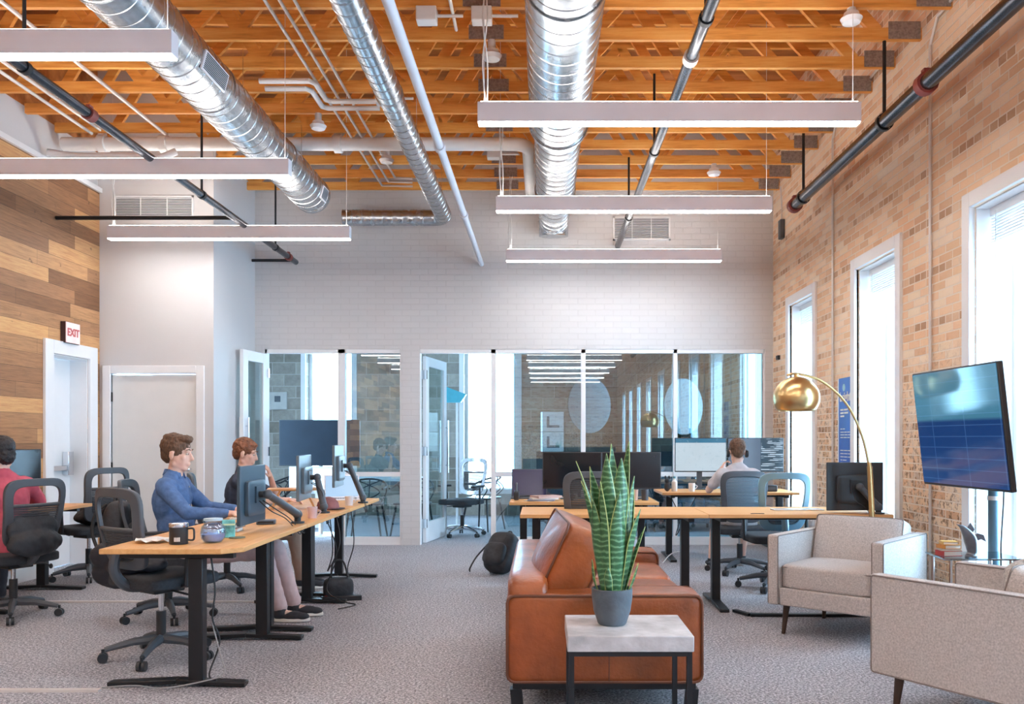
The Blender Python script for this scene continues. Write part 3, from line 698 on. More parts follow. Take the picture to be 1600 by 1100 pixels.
# snake plant
def leaf_mat():
    m, t, b, N = nt('snake_plant_leaf'); L = t.links.new; uv = N('ShaderNodeUVMap'); sp = N('ShaderNodeSeparateXYZ'); L(uv.outputs[0], sp.inputs[0])
    tc = N('ShaderNodeTexCoord'); nz = noise(t, tc.outputs['Object'], 14, 4)
    wv = math_(t,'SINE', math_(t,'ADD', math_(t,'MULTIPLY', sp.outputs[1], 260), math_(t,'MULTIPLY', nz, 12)))
    col = ramp(t, wv, [(.0,(.035,.12,.045)),(.35,(.075,.21,.085)),(.75,(.12,.28,.13)),(1,(.16,.33,.17))])
    ed = math_(t,'GREATER_THAN', math_(t,'ABSOLUTE', math_(t,'SUBTRACT', sp.outputs[0], .5)), .455)
    col = mixc(t, ed, col, (.42,.50,.17)); L(col, b.inputs['Base Color']); b.inputs['Roughness'].default_value = .38; return m
M['leaf'] = leaf_mat()
p = thing('potted_snake_plant', 'tall snake plant in slate blue pot on the concrete end table', 'plant', (.300, 3.74, .50))
MB().lathe([(.0001,0),(.056,0),(.062,.006),(.080,.06),(.088,.12),(.0885,.155),(.082,.157),(.079,.130),(.0001,.127)], n=40).build('pot', M['potm'], p)
MB().lathe([(.0001,.136),(.04,.137),(.077,.128)], n=24).build('soil', M['soil'], p)
def leaf(x, y, az, lean, h, wd, twist, bow=.02):
    wd *= 1.5 if h > .3 else 1.2
    mb = MB(); n = 18; m_ = 5; mb.uv = []
    for i in range(n+1):
        t_ = i/n; z = h*t_; prof = (.55+.45*math.sin(min(t_*1.5,1)*PI/2)) * (1 if t_ < .55 else max(1-((t_-.55)/.45)**1.7, 0.015))
        off = lean*t_*t_*h + bow*math.sin(t_*PI)
        cx, cy = x+math.cos(az)*off, y+math.sin(az)*off; a = az+PI/2+twist*t_
        for k in range(m_):
            u = k/(m_-1)-.5; fold = abs(u)*wd*prof*.45
            mb.v.append((cx+math.cos(a)*u*wd*prof+math.cos(a-PI/2)*-fold, cy+math.sin(a)*u*wd*prof+math.sin(a-PI/2)*-fold, .12+z)); mb.uv.append((u+.5, t_*h))
    for i in range(n):
        for k in range(m_-1): mb.f.append((i*m_+k,i*m_+k+1,(i+1)*m_+k+1,(i+1)*m_+k))
    return mb.build('leaf', M['leaf'], p, smooth=60, solid=.003)
D2 = math.radians
for a in [(-.035,-.01,D2(180),.20,.50,.052,.4),(-.02,.02,D2(150),.15,.56,.055,-.5),(-.015,-.035,D2(230),.03,.62,.062,.3),(.0,.0,D2(100),.02,.66,.06,.6),
          (.02,-.03,D2(-60),.05,.60,.068,-.3),(.03,.01,D2(10),.07,.67,.064,.4),(.045,-.02,D2(-10),.20,.38,.05,-.4),(.04,.03,D2(20),.14,.46,.05,.5),
          (-.045,-.03,D2(200),.10,.42,.05,.5),(.0,-.05,D2(-95),.04,.34,.05,.2),(.055,.0,D2(5),.30,.30,.035,.3),(.02,-.05,D2(-70),.05,.46,.06,.3),(-.03,-.045,D2(215),.06,.50,.055,-.3),(.045,.0,D2(0),.10,.52,.055,-.5),(-.04,.0,D2(185),.12,.46,.05,-.4),(-.03,.04,D2(130),.32,.58,.04,.9),
          (.01,.04,D2(80),.1,.5,.055,-.6),(-.055,.0,D2(175),.2,.16,.03,.3),(.06,-.03,D2(-20),.35,.15,.03,.3),(-.01,-.055,D2(-120),.2,.14,.03,.3)]: leaf(*a)

# armchairs (local: front at -Y, width X)
def armchair(label, loc, rz, w_=.72, d_=.80, pillow=False):
    r = thing('armchair', label, 'armchair', loc, rz, 'greige tweed armchairs'); H=.665; B=.20
    for s_ in (-1,1):
        x = s_*(w_/2-.035)
        a = MB().bb(x-.035,x+.035,-d_/2,d_/2,B,H).build('armrest', M['fabric'], r, bevel=.012, seg=3)
        for xx in (x-.035,x+.035): piping(loop((xx,0,(B+H)/2), d_-.012, H-B-.012, .014,'x'), a, .004, M['fabricp'])
    MB().bb(-w_/2+.07,w_/2-.07,-d_/2+.015,d_/2-.01,B,B+.115).build('seat_base', M['fabric'], r, bevel=.01)
    c = MB().pad((0,-.035,B+.19),(w_-.148,d_-.13,.16),.12,(.01,.02,.10),n=14).build('seat_cushion', M['fabric'], r, smooth=60)
    for z in (B+.125, B+.252): piping(loop((0,-.035,z), w_-.155, d_-.14, .03), c, .0045, M['fabricp'])
    bk = MB().bb(-w_/2+.07,w_/2-.07,d_/2-.09,d_/2,B,H).build('backrest', M['fabric'], r, bevel=.012, seg=3)
    Mt = rot('X',-16)
    q = MB().pad((0,d_/2-.19,B+.375),(w_-.150,.17,.36),.13,(.01,.30,.02),Mt,n=14).build('back_cushion', M['fabric'], r, smooth=60)
    piping([Vector((0,d_/2-.19,B+.375))+Mt@Vector(v) for v in loop((0,-.078,0), w_-.16, .35, .02,'y')], q, .0045, M['fabricp'])
    for sx in (-1,1):
        for sy in (-1,1): MB().cyl((sx*(w_/2-.09),sy*(d_/2-.1),B+.01),(sx*(w_/2-.07),sy*(d_/2-.085),0),.024,.012,12).build('leg', M['walnut'], r)
    if pillow: pass
    return r
def place_chair_corner(p, u, w_, d_):
    """p = front-left corner as seen facing the chair's own front from outside; u = unit depth direction (towards back)"""
    u = Vector(u).normalized(); v = Vector((u.y, -u.x))      # local +X for local +Y = u
    c = Vector(p) + u*d_/2 + v*w_/2
    return (c.x, c.y, 0), math.atan2(-u.x, u.y)
loc, rz = place_chair_corner((1.50,5.76), (.66,.75), .76, .82); armchair('greige tweed armchair facing the leather sofa, showing its seat and both arms', loc, rz, .76, .82)
# second chair faces the back of the room: depth direction towards the camera
u = Vector((.56,-.83)).normalized(); v = Vector((u.y,-u.x)); cc = Vector((1.545,4.08)) + u*.42 - v*.39
loc2 = (cc.x,cc.y,0); rz2 = math.atan2(-u.x,u.y)
armchair('greige tweed armchair turned away, its plain outer side nearest the camera', loc2, rz2, .78, .84)
pl = thing('throw_pillow', 'pale fluffy pillow on the turned away armchair', 'pillow', (2.27,3.93,.60)); MB().pad((0,0,0),(.34,.15,.30),.4,(.1,.5,.1),rot('Z',34)@rot('X',-20),n=14).build('cover', mat('pillow_fur',(.52,.49,.46),.95,var=.3,vs=60,bump=.9,bs=120), pl, smooth=70)

# glass side table with books and statue
t = thing('glass_side_table', 'small smoked glass table by the window behind the armchairs', 'side table', (2.47,4.98,0))
MB().prism([(-.23,-.16),(.21,-.16),(.23,.15),(-.20,.15)],.622,.632).build('glass_top', M['tglass'], t, bevel=.002)
for x,y in ((-.17,-.11),(.17,-.11),(.17,.11),(-.17,.11)): MB().cyl((x,y,0),(x,y,.622),.009,n=8).build('leg', M['chrome'], t)
z = .632
for i,(c,d,a,lb) in enumerate([((.45,.03,.025),(.115,.085,.028),8,'red book at the bottom of the small stack by the statue'),((.72,.60,.50),(.11,.08,.012),-4,'cream book second from the bottom of the small stack'),((.62,.26,.05),(.105,.08,.022),12,'orange book third from the bottom of the small stack'),((.75,.48,.12),(.085,.07,.018),-6,'yellow book on top of the small stack by the statue')]):
    b_ = thing('book', lb, 'book', (2.335,4.97,z), math.radians(a), 'books stacked on the glass table')
    MB().bb(-d[0]/2,d[0]/2,-d[1]/2,d[1]/2,0,.002).bb(-d[0]/2,d[0]/2,-d[1]/2,d[1]/2,d[2]-.002,d[2]).bb(-d[0]/2,-d[0]/2+.003,-d[1]/2,d[1]/2,0,d[2]).build('cover', mat('book_cover_%d'%i,c,.5), b_)
    MB().bb(-d[0]/2+.003,d[0]/2-.004,-d[1]/2+.003,d[1]/2-.003,.002,d[2]-.002).build('pages', M['paper'], b_); z += d[2]+.0005
sh = thing('shark_statue', 'dark grey shark fin statue rising from the glass table', 'statue', (2.43,4.90,.632))
sm = mat('statue_stone',(.13,.15,.19),.3,var=.35,vs=12,coat=.3)
mb = MB(); mb.tube(bez([(0,0,.012),(.005,0,.04),(.0,0,.08),(-.015,0,.12),(-.05,0,.165),(-.085,0,.185)],5),[.030,.027,.025,.026,.028,.030,.031,.032,.033,.034,.035,.036,.036,.035,.034,.032,.029,.026,.023,.019,.015,.011,.007,.004,.002,.001],16)
mb.build('body', sm, sh, smooth=60)
fin = lambda pts, y: MB().prism(pts,-.005,.005, Matrix(((1,0,0),(0,0,1),(0,1,0))))
fin([(.0,.10),(.035,.135),(.07,.125),(.085,.085),(.055,.10),(.02,.085)],0).build('fin', sm, sh, bevel=.002)
fin([(-.02,.17),(-.005,.195),(.02,.155),(.0,.13)],0).build('fin', sm, sh, bevel=.002)
MB().lathe([(.0001,0),(.034,0),(.034,.008),(.022,.018),(.0001,.02)],n=20).build('base', sm, sh)

# wall screen on its stand
def tv_mat():
    m, t, b, N = nt('dashboard_reflection_screen'); v, u, z, ob = coords(t,'X','Z'); L = t.links.new
    base = ramp(t, math_(t,'ADD', math_(t,'MULTIPLY', z, 1.0), .5), [(0,(.008,.05,.19)),(.54,(.006,.035,.15)),(.56,(.05,.19,.29)),(1,(.08,.24,.33))]);  # blue dashboard below; paler teal upper part is a reflection painted into the emission
    ln = math_(t,'MULTIPLY', math_(t,'GREATER_THAN', math_(t,'SINE', math_(t,'MULTIPLY', z, 95)), .985), .25)
    ln2 = math_(t,'MULTIPLY', math_(t,'GREATER_THAN', math_(t,'SINE', math_(t,'MULTIPLY', u, 17)), .998), .2)
    c = mixc(t, math_(t,'MAXIMUM',ln,ln2), base, (.18,.40,.75))
    L(c, b.inputs['Emission Color']); b.inputs['Emission Strength'].default_value = .40; b.inputs['Base Color'].default_value = (.01,.02,.04,1); b.inputs['Roughness'].default_value = .08; return m
M['tv'] = tv_mat()
tvx, tvy, tvz = 2.47, 5.15, 1.365
r = thing('wall_screen', 'large flat screen with blue dashboard tilted down beside the window', 'screen', (tvx,tvy,tvz), 0)
TM = rot('Y',-7) @ Matrix(((0,0,1),(-1,0,0),(0,1,0))).transposed() if False else None
def tvp(mb, name, m, **k):
    o = mb.build(name, m, r, **k); o.rotation_euler = (math.radians(0),0,0); return o
# local panel frame: X along width, Z up, -Y outwards to the room; turned so that it faces -X and down
E = Euler((math.radians(6.5),0,math.radians(-90+3)),'XYZ')
def panel(mb, name, m, par=r, **k):
    o = mb.build(name, m, par, **k)
    return o
fr = panel(MB().bb(-.48,.48,-.0,.035,-.36,.36), 'bezel', M['blackplastic'], bevel=.006); fr.rotation_euler = E
sc = MB().bb(-.470,.470,-.004,-.0005,-.345,.350).build('screen', M['tv'], fr)
for k_,(x,z,w__,h__) in enumerate([(-.05,.10,.7,.006),(.2,-.02,.55,.004),(-.36,-.1,.10,.008)]): pass
MB().bb(-.1,.1,.045,.09,-.12,.12).build('mount_plate', M['black'], fr)
pr_ = thing('screen_stand', 'slate blue round post carrying the tilted wall screen', 'stand', (2.735,5.24,0)); pm = mat('post_paint',(.10,.19,.25),.35,.3)
MB().cyl((0,0,0.02),(0,0,1.5),.032,n=20).build('post', pm, pr_); MB().lathe([(.0001,0),(.075,0),(.075,.015),(.0001,.02)],n=24).build('base_plate', pm, pr_)
MB().bar((0,0,1.36),(-.17,0,1.36),.06,.05).build('bracket', M['black'], pr_); MB().lathe([(.033,.93),(.037,.93),(.037,.955),(.033,.955)],n=20).build('collar', M['cpipe'], pr_)
MB().tube(bez([(.02,-.04,1.3),(.03,-.06,1.0),(.02,-.045,.6),(.03,-.05,.05)],6),.005,6).build('power_cord', M['cable'], pr_)

# arc lamp
r = thing('arc_floor_lamp', 'brass arc floor lamp with round shade leaning over the grey armchair', 'floor lamp', (2.44,6.33,0))
tp = [(0,0,.03),(-.0,0,.5),(-.015,0,.9),(-.04,0,1.05)]
MB().tube([(.0,0,.03),(-.02,0,.6),(-.045,0,1.10)],.020,16).build('pole', M['brass'], r)
ap = bez([(-.04,0,1.05),(-.10,0,1.32),(-.22,-.01,1.56),(-.40,-.02,1.72),(-.58,-.03,1.775),(-.66,-.03,1.765)],8)
MB().tube(ap,.009,12).build('arc_arm', M['brass'], r)
MB().cyl((-.045,0,1.09),(-.047,0,1.13),.017,.013,16).build('ferrule', M['brass'], r)
px_ = -.66+.07
pts = []
for i in range(21):
    a = math.radians(2+ i*(128-2)/20); pts.append((.165*math.sin(a), .165*math.cos(a)*.93))
# hemispherical shade
shade = MB().lathe([(max(q,.0001), z_) for q, z_ in pts], (px_+.0,-.03,1.60), 40).build('lamp_shade', M['brass'], r, smooth=70, solid=.003)
zb = 1.60 + pts[-1][1]
MB().lathe([(.0001,0),(pts[-1][0]-.006,0),(pts[-1][0]-.006,-.004),(.0001,-.004)], (px_,-.03,zb+.02), 32).build('shade_diffuser', mat('shade_diffuser',(.6,.58,.56),.5), shade)
MB().cyl((px_-.0,-.03,1.745),(px_-.0,-.03,1.775),.02,n=14).build('shade_cap', M['brass'], shade)
bs = MB(); bs.bar((0,0,.015),(-.0,-.0,.03),.05,.05)
bs.bar((.15,0,.012),(-.92,0,.012),.05,.02).bar((-.92,0,.012),(-1.0,.16,.012),.04,.02).bar((.15,0,.012),(.2,.1,.012),.04,.02)
bs.build('base', M['black'], r)

# poster
r = thing('wall_poster', 'narrow blue poster with white writing between the brick wall windows', 'poster', (RX-.005, 7.98, .99)); 
MB().bb(-.008,.005,-.21,.21,0,.88).build('board', mat('poster_blue',(.03,.13,.55),.45,var=.12,vs=5), r)
MB().bb(-.010,.005,.21,.235,0,.88).bb(-.010,.005,-.218,-.21,0,.88).build('margin', M['trim'], r)
RR = (PI/2,0,-PI/2)
text_mesh('bright', .12, M['paper'], 'lettering', r, (-.010,.03,.70), RR, extrude=.001, bold=True)
MB().cyl((-.0085,.07,.79),(-.0105,.07,.79),.035,n=24).build('emblem', mat('emblem_pale',(.45,.70,.80),.5), r)
ln = MB(); random.seed(3)
for z_, n_ in ((.575,2),(.545,2),(.515,1),(.40,2),(.37,3),(.345,3),(.32,3),(.20,3),(.17,3),(.14,3),(.11,2),(.085,3)):
    y_ = .165
    for q in range(n_):
        l_ = random.uniform(.07,.12) if z_ > .5 else random.uniform(.05,.10)
        if y_-l_ < -.165: break
        ln.bb(-.0095,-.008,y_-l_,y_,z_,z_+(.016 if z_>.5 else .008)); y_ -= l_+.015
ln.build('printed_lines', M['paper'], r)

# backpack on the floor and on chairs
def backpack(name, label, loc, rz, m, sc=1.0, tilt=0):
    r = thing(name, label, 'backpack', loc, rz); Mx = rot('X',tilt)
    z0 = .22*sc
    MB().pad((0,0,z0),(.32*sc,.20*sc,.44*sc),.55,(.05,.15,.02),Mx,n=12).build('body', m, r, smooth=60)
    MB().pad(Vector((0,0,z0))+Mx@Vector((0,-.12*sc,-.06*sc)),(.25*sc,.09*sc,.24*sc),.55,(0,.1,0),Mx,n=10).build('pocket', m, r, smooth=60)
    for s_ in (-1,1):
        MB().tube([Vector((0,0,z0))+Mx@Vector(q) for q in bez([(s_*.07*sc,.09*sc,.19*sc),(s_*.09*sc,.16*sc,.10*sc),(s_*.11*sc,.16*sc,-.05*sc),(s_*.13*sc,.09*sc,-.19*sc)],6)],.014*sc,6).build('strap', M['cable'], r)
    MB().tube([Vector((0,0,z0))+Mx@Vector(q) for q in bez([(-.04*sc,.05*sc,.21*sc),(-.02*sc,.05*sc,.26*sc),(.02*sc,.05*sc,.26*sc),(.04*sc,.05*sc,.21*sc)],5)],.007*sc,6).build('handle', M['cable'], r)
    return r
M['bag'] = mat('black_nylon',(.025,.028,.035),.6,var=.4,vs=14,bump=.4,bs=30)
b_ = backpack('backpack', 'black backpack slumped on the carpet beside the leather sofa', (-.40,8.35,.0), math.radians(-30), M['bag'], .92, -30)
MB().tube(bez([(-.12,-.06,.28),(-.22,-.10,.16),(-.27,-.14,.05),(-.30,-.10,.012)],6),.008,6).build('loose_strap', M['cable'], b_)

# ============================================================ OFFICE FURNITURE
def ring(profile, wdt, z0, z1, yb, band, thick=.022, nseg=40, taper=.82, wintop=None):
    """closed back frame: outline superellipse between z0 and z1; band = strip width"""
    mb = MB(); cz = (z0+z1)/2; hh = (z1-z0)/2; vs = []
    for k in range(nseg):
        a = 2*PI*k/nseg; ca, sa = math.cos(a), math.sin(a); e = .42
        u = math.copysign(abs(ca)**e, ca); v = math.copysign(abs(sa)**e, sa)
        for (bd, yo) in ((0,-thick/2),(0,thick/2),(band,thick/2),(band,-thick/2)):
            z = cz+v*(hh-bd); tw = wdt/2*(taper+(1-taper)*(.5+.5*v)); x = u*(tw-bd)
            vs.append((x, yb(z, x)+yo, z))
    fs = []
    for k in range(nseg):
        j = (k+1)%nseg
        for q in range(4): fs.append((k*4+q, k*4+(q+1)%4, j*4+(q+1)%4, j*4+q))
    return mb.add(vs, fs)
def office_chair(label, loc, rz, frame, meshm, full=False, win=.62, arms=True, seat=.46, group='mesh office chairs', backh=1.0):
    """local: faces +Y"""
    r = thing('office_chair', label, 'office chair', loc, rz, group); s0 = seat
    yb = lambda z, x: -.235 - .10*((z-.75)/.25)*.6 - .05*math.cos((z-.75)*5) + .9*x*x
    z0, z1 = s0+.08, s0+.08+.50*backh
    ring(None, .47, z0, z1, yb, .055, .026).build('backrest_frame', frame, r, bevel=.006, smooth=60)
    # webbing
    mb = MB(); n = 14; m_ = 12; zt = z1-.05 if full else z0+(z1-z0)*win
    for i in range(n+1):
        z = z0+.03+(zt-z0-.03)*i/n; v = (z-(z0+z1)/2)/((z1-z0)/2)
        tw = (.47/2*(.82+.18*(.5+.5*v))-.03)*(1-max(abs(v)-.8,0)*.8)
        for k in range(m_+1):
            x = (2*k/m_-1)*tw; mb.v.append((x, yb(z,x), z))
    for i in range(n):
        for k in range(m_): a = i*(m_+1)+k; mb.f.append((a,a+1,a+m_+2,a+m_+1))
    mb.build('backrest_mesh', meshm, r, smooth=60, solid=.002)
    if not full:
        MB().tube([( (2*k/8-1)*.19, yb(zt,(2*k/8-1)*.19), zt) for k in range(9)],.012,8).build('cross_rail', frame, r)
    MB().tube(bez([(0,-.02,s0-.03),(0,-.2,s0-.02),(0,-.29,s0+.08),(0,-.27,s0+.22)],6),[.03]*19,10).build('back_spine', frame, r)
    MB().pad((0,.02,s0),(.49,.47,.075),.28,(0,0,.10),n=12).build('seat', M['seatf'], r, smooth=60)
    MB().bb(-.09,.09,-.1,.1,s0-.075,s0-.03).build('tilt_mechanism', M['blackplastic'], r, bevel=.008)
    MB().tube([(.1,0,s0-.06),(.24,.02,s0-.075),(.29,.02,s0-.10)],.007,8).ell((.295,.02,s0-.105),(.014,.014,.02)).build('lever', M['blackplastic'], r)
    MB().cyl((0,0,.26),(0,0,s0-.05),.016,n=14).build('gas_lift', M['chrome'], r)
    MB().cyl((0,0,.09),(0,0,.28),.028,n=16).build('column', M['blackplastic'], r)
    for k in range(5):
        a = 2*PI*k/5+.35; c_, s_ = math.cos(a), math.sin(a)
        MB().tube([(c_*.02,s_*.02,.115),(c_*.15,s_*.15,.108),(c_*.30,s_*.30,.075)],[.030,.024,.016],8).build('base_spoke', frame if frame is not M['frameb'] else M['framed'], r)
        w_ = MB(); ax = Vector((-s_,c_,0)); c0 = Vector((c_*.31,s_*.31,.029)) + Vector((c_,s_,0))*.0
        for q in (-1,1): w_.cyl(c0+ax*q*.006, c0+ax*q*.024, .028, n=16)
        w_.cyl(c0+Vector((0,0,.02)), c0+Vector((0,0,.05)), .009, n=8)
        w_.build('castor', M['blackplastic'], r)
    if arms:
        for q in (-1,1):
            a_ = MB().pad((q*.27,.03,s0+.21),(.075,.25,.032),.3,n=8).build('armrest', M['blackplastic'], r, smooth=60)
            MB().tube([(q*.20,-.02,s0-.03),(q*.27,-.02,s0-.01),(q*.275,-.01,s0+.20)],.015,8).build('arm_support', M['blackplastic'], a_)
    return r
def desk(label, loc, L, Wd, axis, m, group, chamf=.0, colx=None, h=.736):
    """desk with its corner origin; long side along Y (axis='Y') or X"""
    r = thing('standing_desk', label, 'desk', loc, 0, group)
    lx, ly = (Wd, L) if axis == 'Y' else (L, Wd)
    poly = [(0,0),(lx-chamf,0),(lx,chamf),(lx,ly-.0),(0,ly)] if chamf else [(0,0),(lx,0),(lx,ly),(0,ly)]
    MB().prism(poly, h-.028, h).build('desktop', m, r, bevel=.004)
    cx = colx if colx is not None else Wd*.5
    def pt(a, c, z): return (c, a, z) if axis == 'Y' else (a, c, z)
    for e in (.12, L-.12):
        lg = MB(); p0 = pt(e,cx,0.03); p1 = pt(e,cx,h-.06)
        lg.bar(p0,p1,.075 if axis=='Y' else .065,.065 if axis=='Y' else .075,(0,1,0)); l_ = lg.build('leg_column', M['black'], r, bevel=.004)
        ft = MB(); a = pt(e,Wd/2-.36,.014); b = pt(e,Wd/2,.03); c = pt(e,Wd/2+.36,.014)
        for u_, v_ in ((a,b),(b,c)): ft.bar(u_,v_,.07,.025)
        ft.build('foot', M['black'], r, bevel=.005)
        br = MB(); br.bar(pt(e,.06,h-.045),pt(e,Wd-.06,h-.045),.045,.032); br.build('top_bracket', M['black'], r)
    MB().bar(pt(.1,cx,h-.05),pt(L-.1,cx,h-.05),.05,.04).build('crossbar', M['black'], r)
    return r
DX0 = -2.277
desk('bamboo standing desk nearest the camera, holding the black mug', (DX0,4.43,0), 1.30, .715, 'Y', M['desk'], 'desks of the seated men', .09, .46)
desk('bamboo standing desk in the middle, where the blue shirted man works', (DX0,5.735,0), 1.24, .715, 'Y', M['desk'], 'desks of the seated men', 0, .41)
desk('bamboo standing desk farthest of the row, before the glazed wall', (DX0,6.98,0), 1.27, .715, 'Y', M['desk'], 'desks of the seated men', 0, .36)
desk('bamboo desk against the plank wall before the pink shirted man', (-4.70,6.3,0), 1.30, .74, 'Y', M['desk'], 'desks by the plank wall')
desk('long bamboo desk right behind the leather sofa', (-.17,6.45,0), 1.41, .74, 'X', M['deskx'], 'desks behind the sofa')
desk('long bamboo desk behind the grey armchair, reaching the brick wall', (1.243,6.45,0), 1.38, .74, 'X', M['deskx'], 'desks behind the sofa')
desk('bamboo desk with two big dark monitors behind the snake plant', (-.30,7.72,0), 1.34, .74, 'X', M['deskx'], 'desks behind the sofa')
desk('bamboo desk of the man with headphones beside the brick wall', (1.26,9.10,0), 1.45, .72, 'X', M['deskx'], 'desks behind the sofa')

# chairs
c1 = office_chair('charcoal mesh office chair, empty, pulled to the nearest desk', (-2.27,5.14,0), math.radians(-33), M['framed'], M['mesh'], seat=.47, backh=.95, win=.5)
office_chair('charcoal mesh office chair the blue shirted man sits on', (-2.72,6.28,0), math.radians(-80), M['framed'], M['mesh'], seat=.43)
office_chair('charcoal mesh office chair the man in the dark T-shirt sits on', (-2.74,7.50,0), math.radians(-70), M['framed'], M['mesh'], seat=.43)
office_chair('charcoal mesh office chair the pink shirted man sits on', (-3.86,6.30,0), math.radians(62), M['framed'], M['mesh'], seat=.44)
office_chair('charcoal mesh office chair with dark clothes on it, beside the emergency door', (-4.28+.05,8.05,0), math.radians(62), M['framed'], M['mesh'])
office_chair('black mesh office chair the man with headphones sits on', (1.92,8.42,0), math.radians(-4), M['framed'], M['meshb'], full=True, seat=.42)
office_chair('steel blue framed office chair, empty, behind the long desk', (2.02,7.52,0), math.radians(2), M['frameb'], M['meshb'], seat=.44, win=.22)
office_chair('black mesh office chair, empty, partly hidden behind the snake plant', (.37,7.25,0), math.radians(3), M['framed'], M['mesh'], full=True)
# jackets and bags on chairs
def cloth_lump(name, label, cat, loc, parts, m):
    r = thing(name, label, cat, loc); mb = MB()
    for c, d, e in parts: mb.ell(c, d, Euler([math.radians(q) for q in e]).to_matrix())
    o = mb.build('draped_cloth', m, r, smooth=180)
    rm = o.modifiers.new('remesh','REMESH'); rm.mode = 'VOXEL'; rm.voxel_size = .012; rm.use_smooth_shade = True
    tx = bpy.data.textures.new('folds','CLOUDS'); tx.noise_scale = .07; dm = o.modifiers.new('folds','DISPLACE'); dm.texture = tx; dm.strength = .022; dm.mid_level = .5
    return r
cloth_lump('jacket', 'dark jacket hanging over the back of the empty nearest chair', 'jacket', (-2.54,5.22,.0),
   [((.02,0,.60),(.11,.20,.10),(0,0,-66)),((.0,.02,.50),(.10,.18,.11),(0,0,-66)),((.06,-.05,.55),(.16,.12,.06),(10,0,-40)),((.20,-.06,.555),(.14,.10,.04),(0,5,-66))], mat('dark_jacket',(.02,.02,.028),.75,var=.3,vs=20))
cloth_lump('jacket', 'dark clothes heaped on the chair beside the emergency door', 'jacket', (-4.2,8.08,.0),
   [((.0,0,.57),(.17,.16,.07),(0,0,30)),((.10,-.06,.66),(.09,.18,.12),(0,0,62)),((-.05,.05,.62),(.12,.1,.08),(20,0,0))], mat('dark_clothes',(.03,.025,.025),.8,var=.4,vs=20))
backpack('backpack', 'black backpack hanging behind the blue shirted man', (-3.05,6.20,.48), math.radians(-80+180), M['bag'], .85, 8)
cloth_lump('jacket', 'black jacket draped over the back of the pink shirted man chair', 'jacket', (-3.64,6.17,.0),
   [((0,0,.66),(.05,.19,.12),(0,0,-28)),((.02,-.01,.56),(.07,.20,.10),(0,0,-28))], M['bag'])

# ---------------------------------------------------------------- monitors
def scr(name, kind):
    m, t, b, N = nt(name); v, u, z, ob = coords(t,'X','Z'); L = t.links.new
    if kind == 'light':
        c = ramp(t, z, [(0,(.60,.74,.84)),(.105,(.70,.80,.87)),(.14,(.70,.80,.87)),(.145,(.05,.22,.36)),(1,(.05,.22,.36))]) ; es = .36
        sepz = math_(t,'GREATER_THAN', z, .135); c = mixc(t, sepz, (.62,.75,.84), (.04,.20,.34))
        g = math_(t,'MULTIPLY', math_(t,'GREATER_THAN', noise(t, ob, 30, 2), .62), .3); c = mixc(t, g, c, (.42,.58,.68))
    elif kind == 'code':
        rows = math_(t,'GREATER_THAN', math_(t,'SINE', math_(t,'MULTIPLY', z, 300)), .1)
        nz = N('ShaderNodeTexNoise'); mp = N('ShaderNodeMapping'); L(ob, mp.inputs[0]); mp.inputs['Scale'].default_value = (5,1,44); L(mp.outputs[0], nz.inputs[0]); nz.inputs['Scale'].default_value = 1
        f = math_(t,'MULTIPLY', rows, math_(t,'GREATER_THAN', nz.outputs['Fac'], .5)); f = math_(t,'MULTIPLY', f, math_(t,'GREATER_THAN', u, .06))
        c = mixc(t, f, (.035,.07,.10), (.50,.62,.74)); c = mixc(t, math_(t,'MULTIPLY', math_(t,'LESS_THAN', u, .055), 1), c, (.10,.14,.20))
        es = .5
    elif kind == 'desktop':
        c = mixc(t, math_(t,'MULTIPLY', noise(t, ob, 5), .8), (.02,.02,.03), (.03,.03,.05)); es = .6
    L(c, b.inputs['Emission Color']); b.inputs['Emission Strength'].default_value = es; b.inputs['Base Color'].default_value = (.01,.01,.012,1); b.inputs['Roughness'].default_value = .15; return m
M['s_light'] = scr('screen_light','light'); M['s_code'] = scr('screen_code','code')
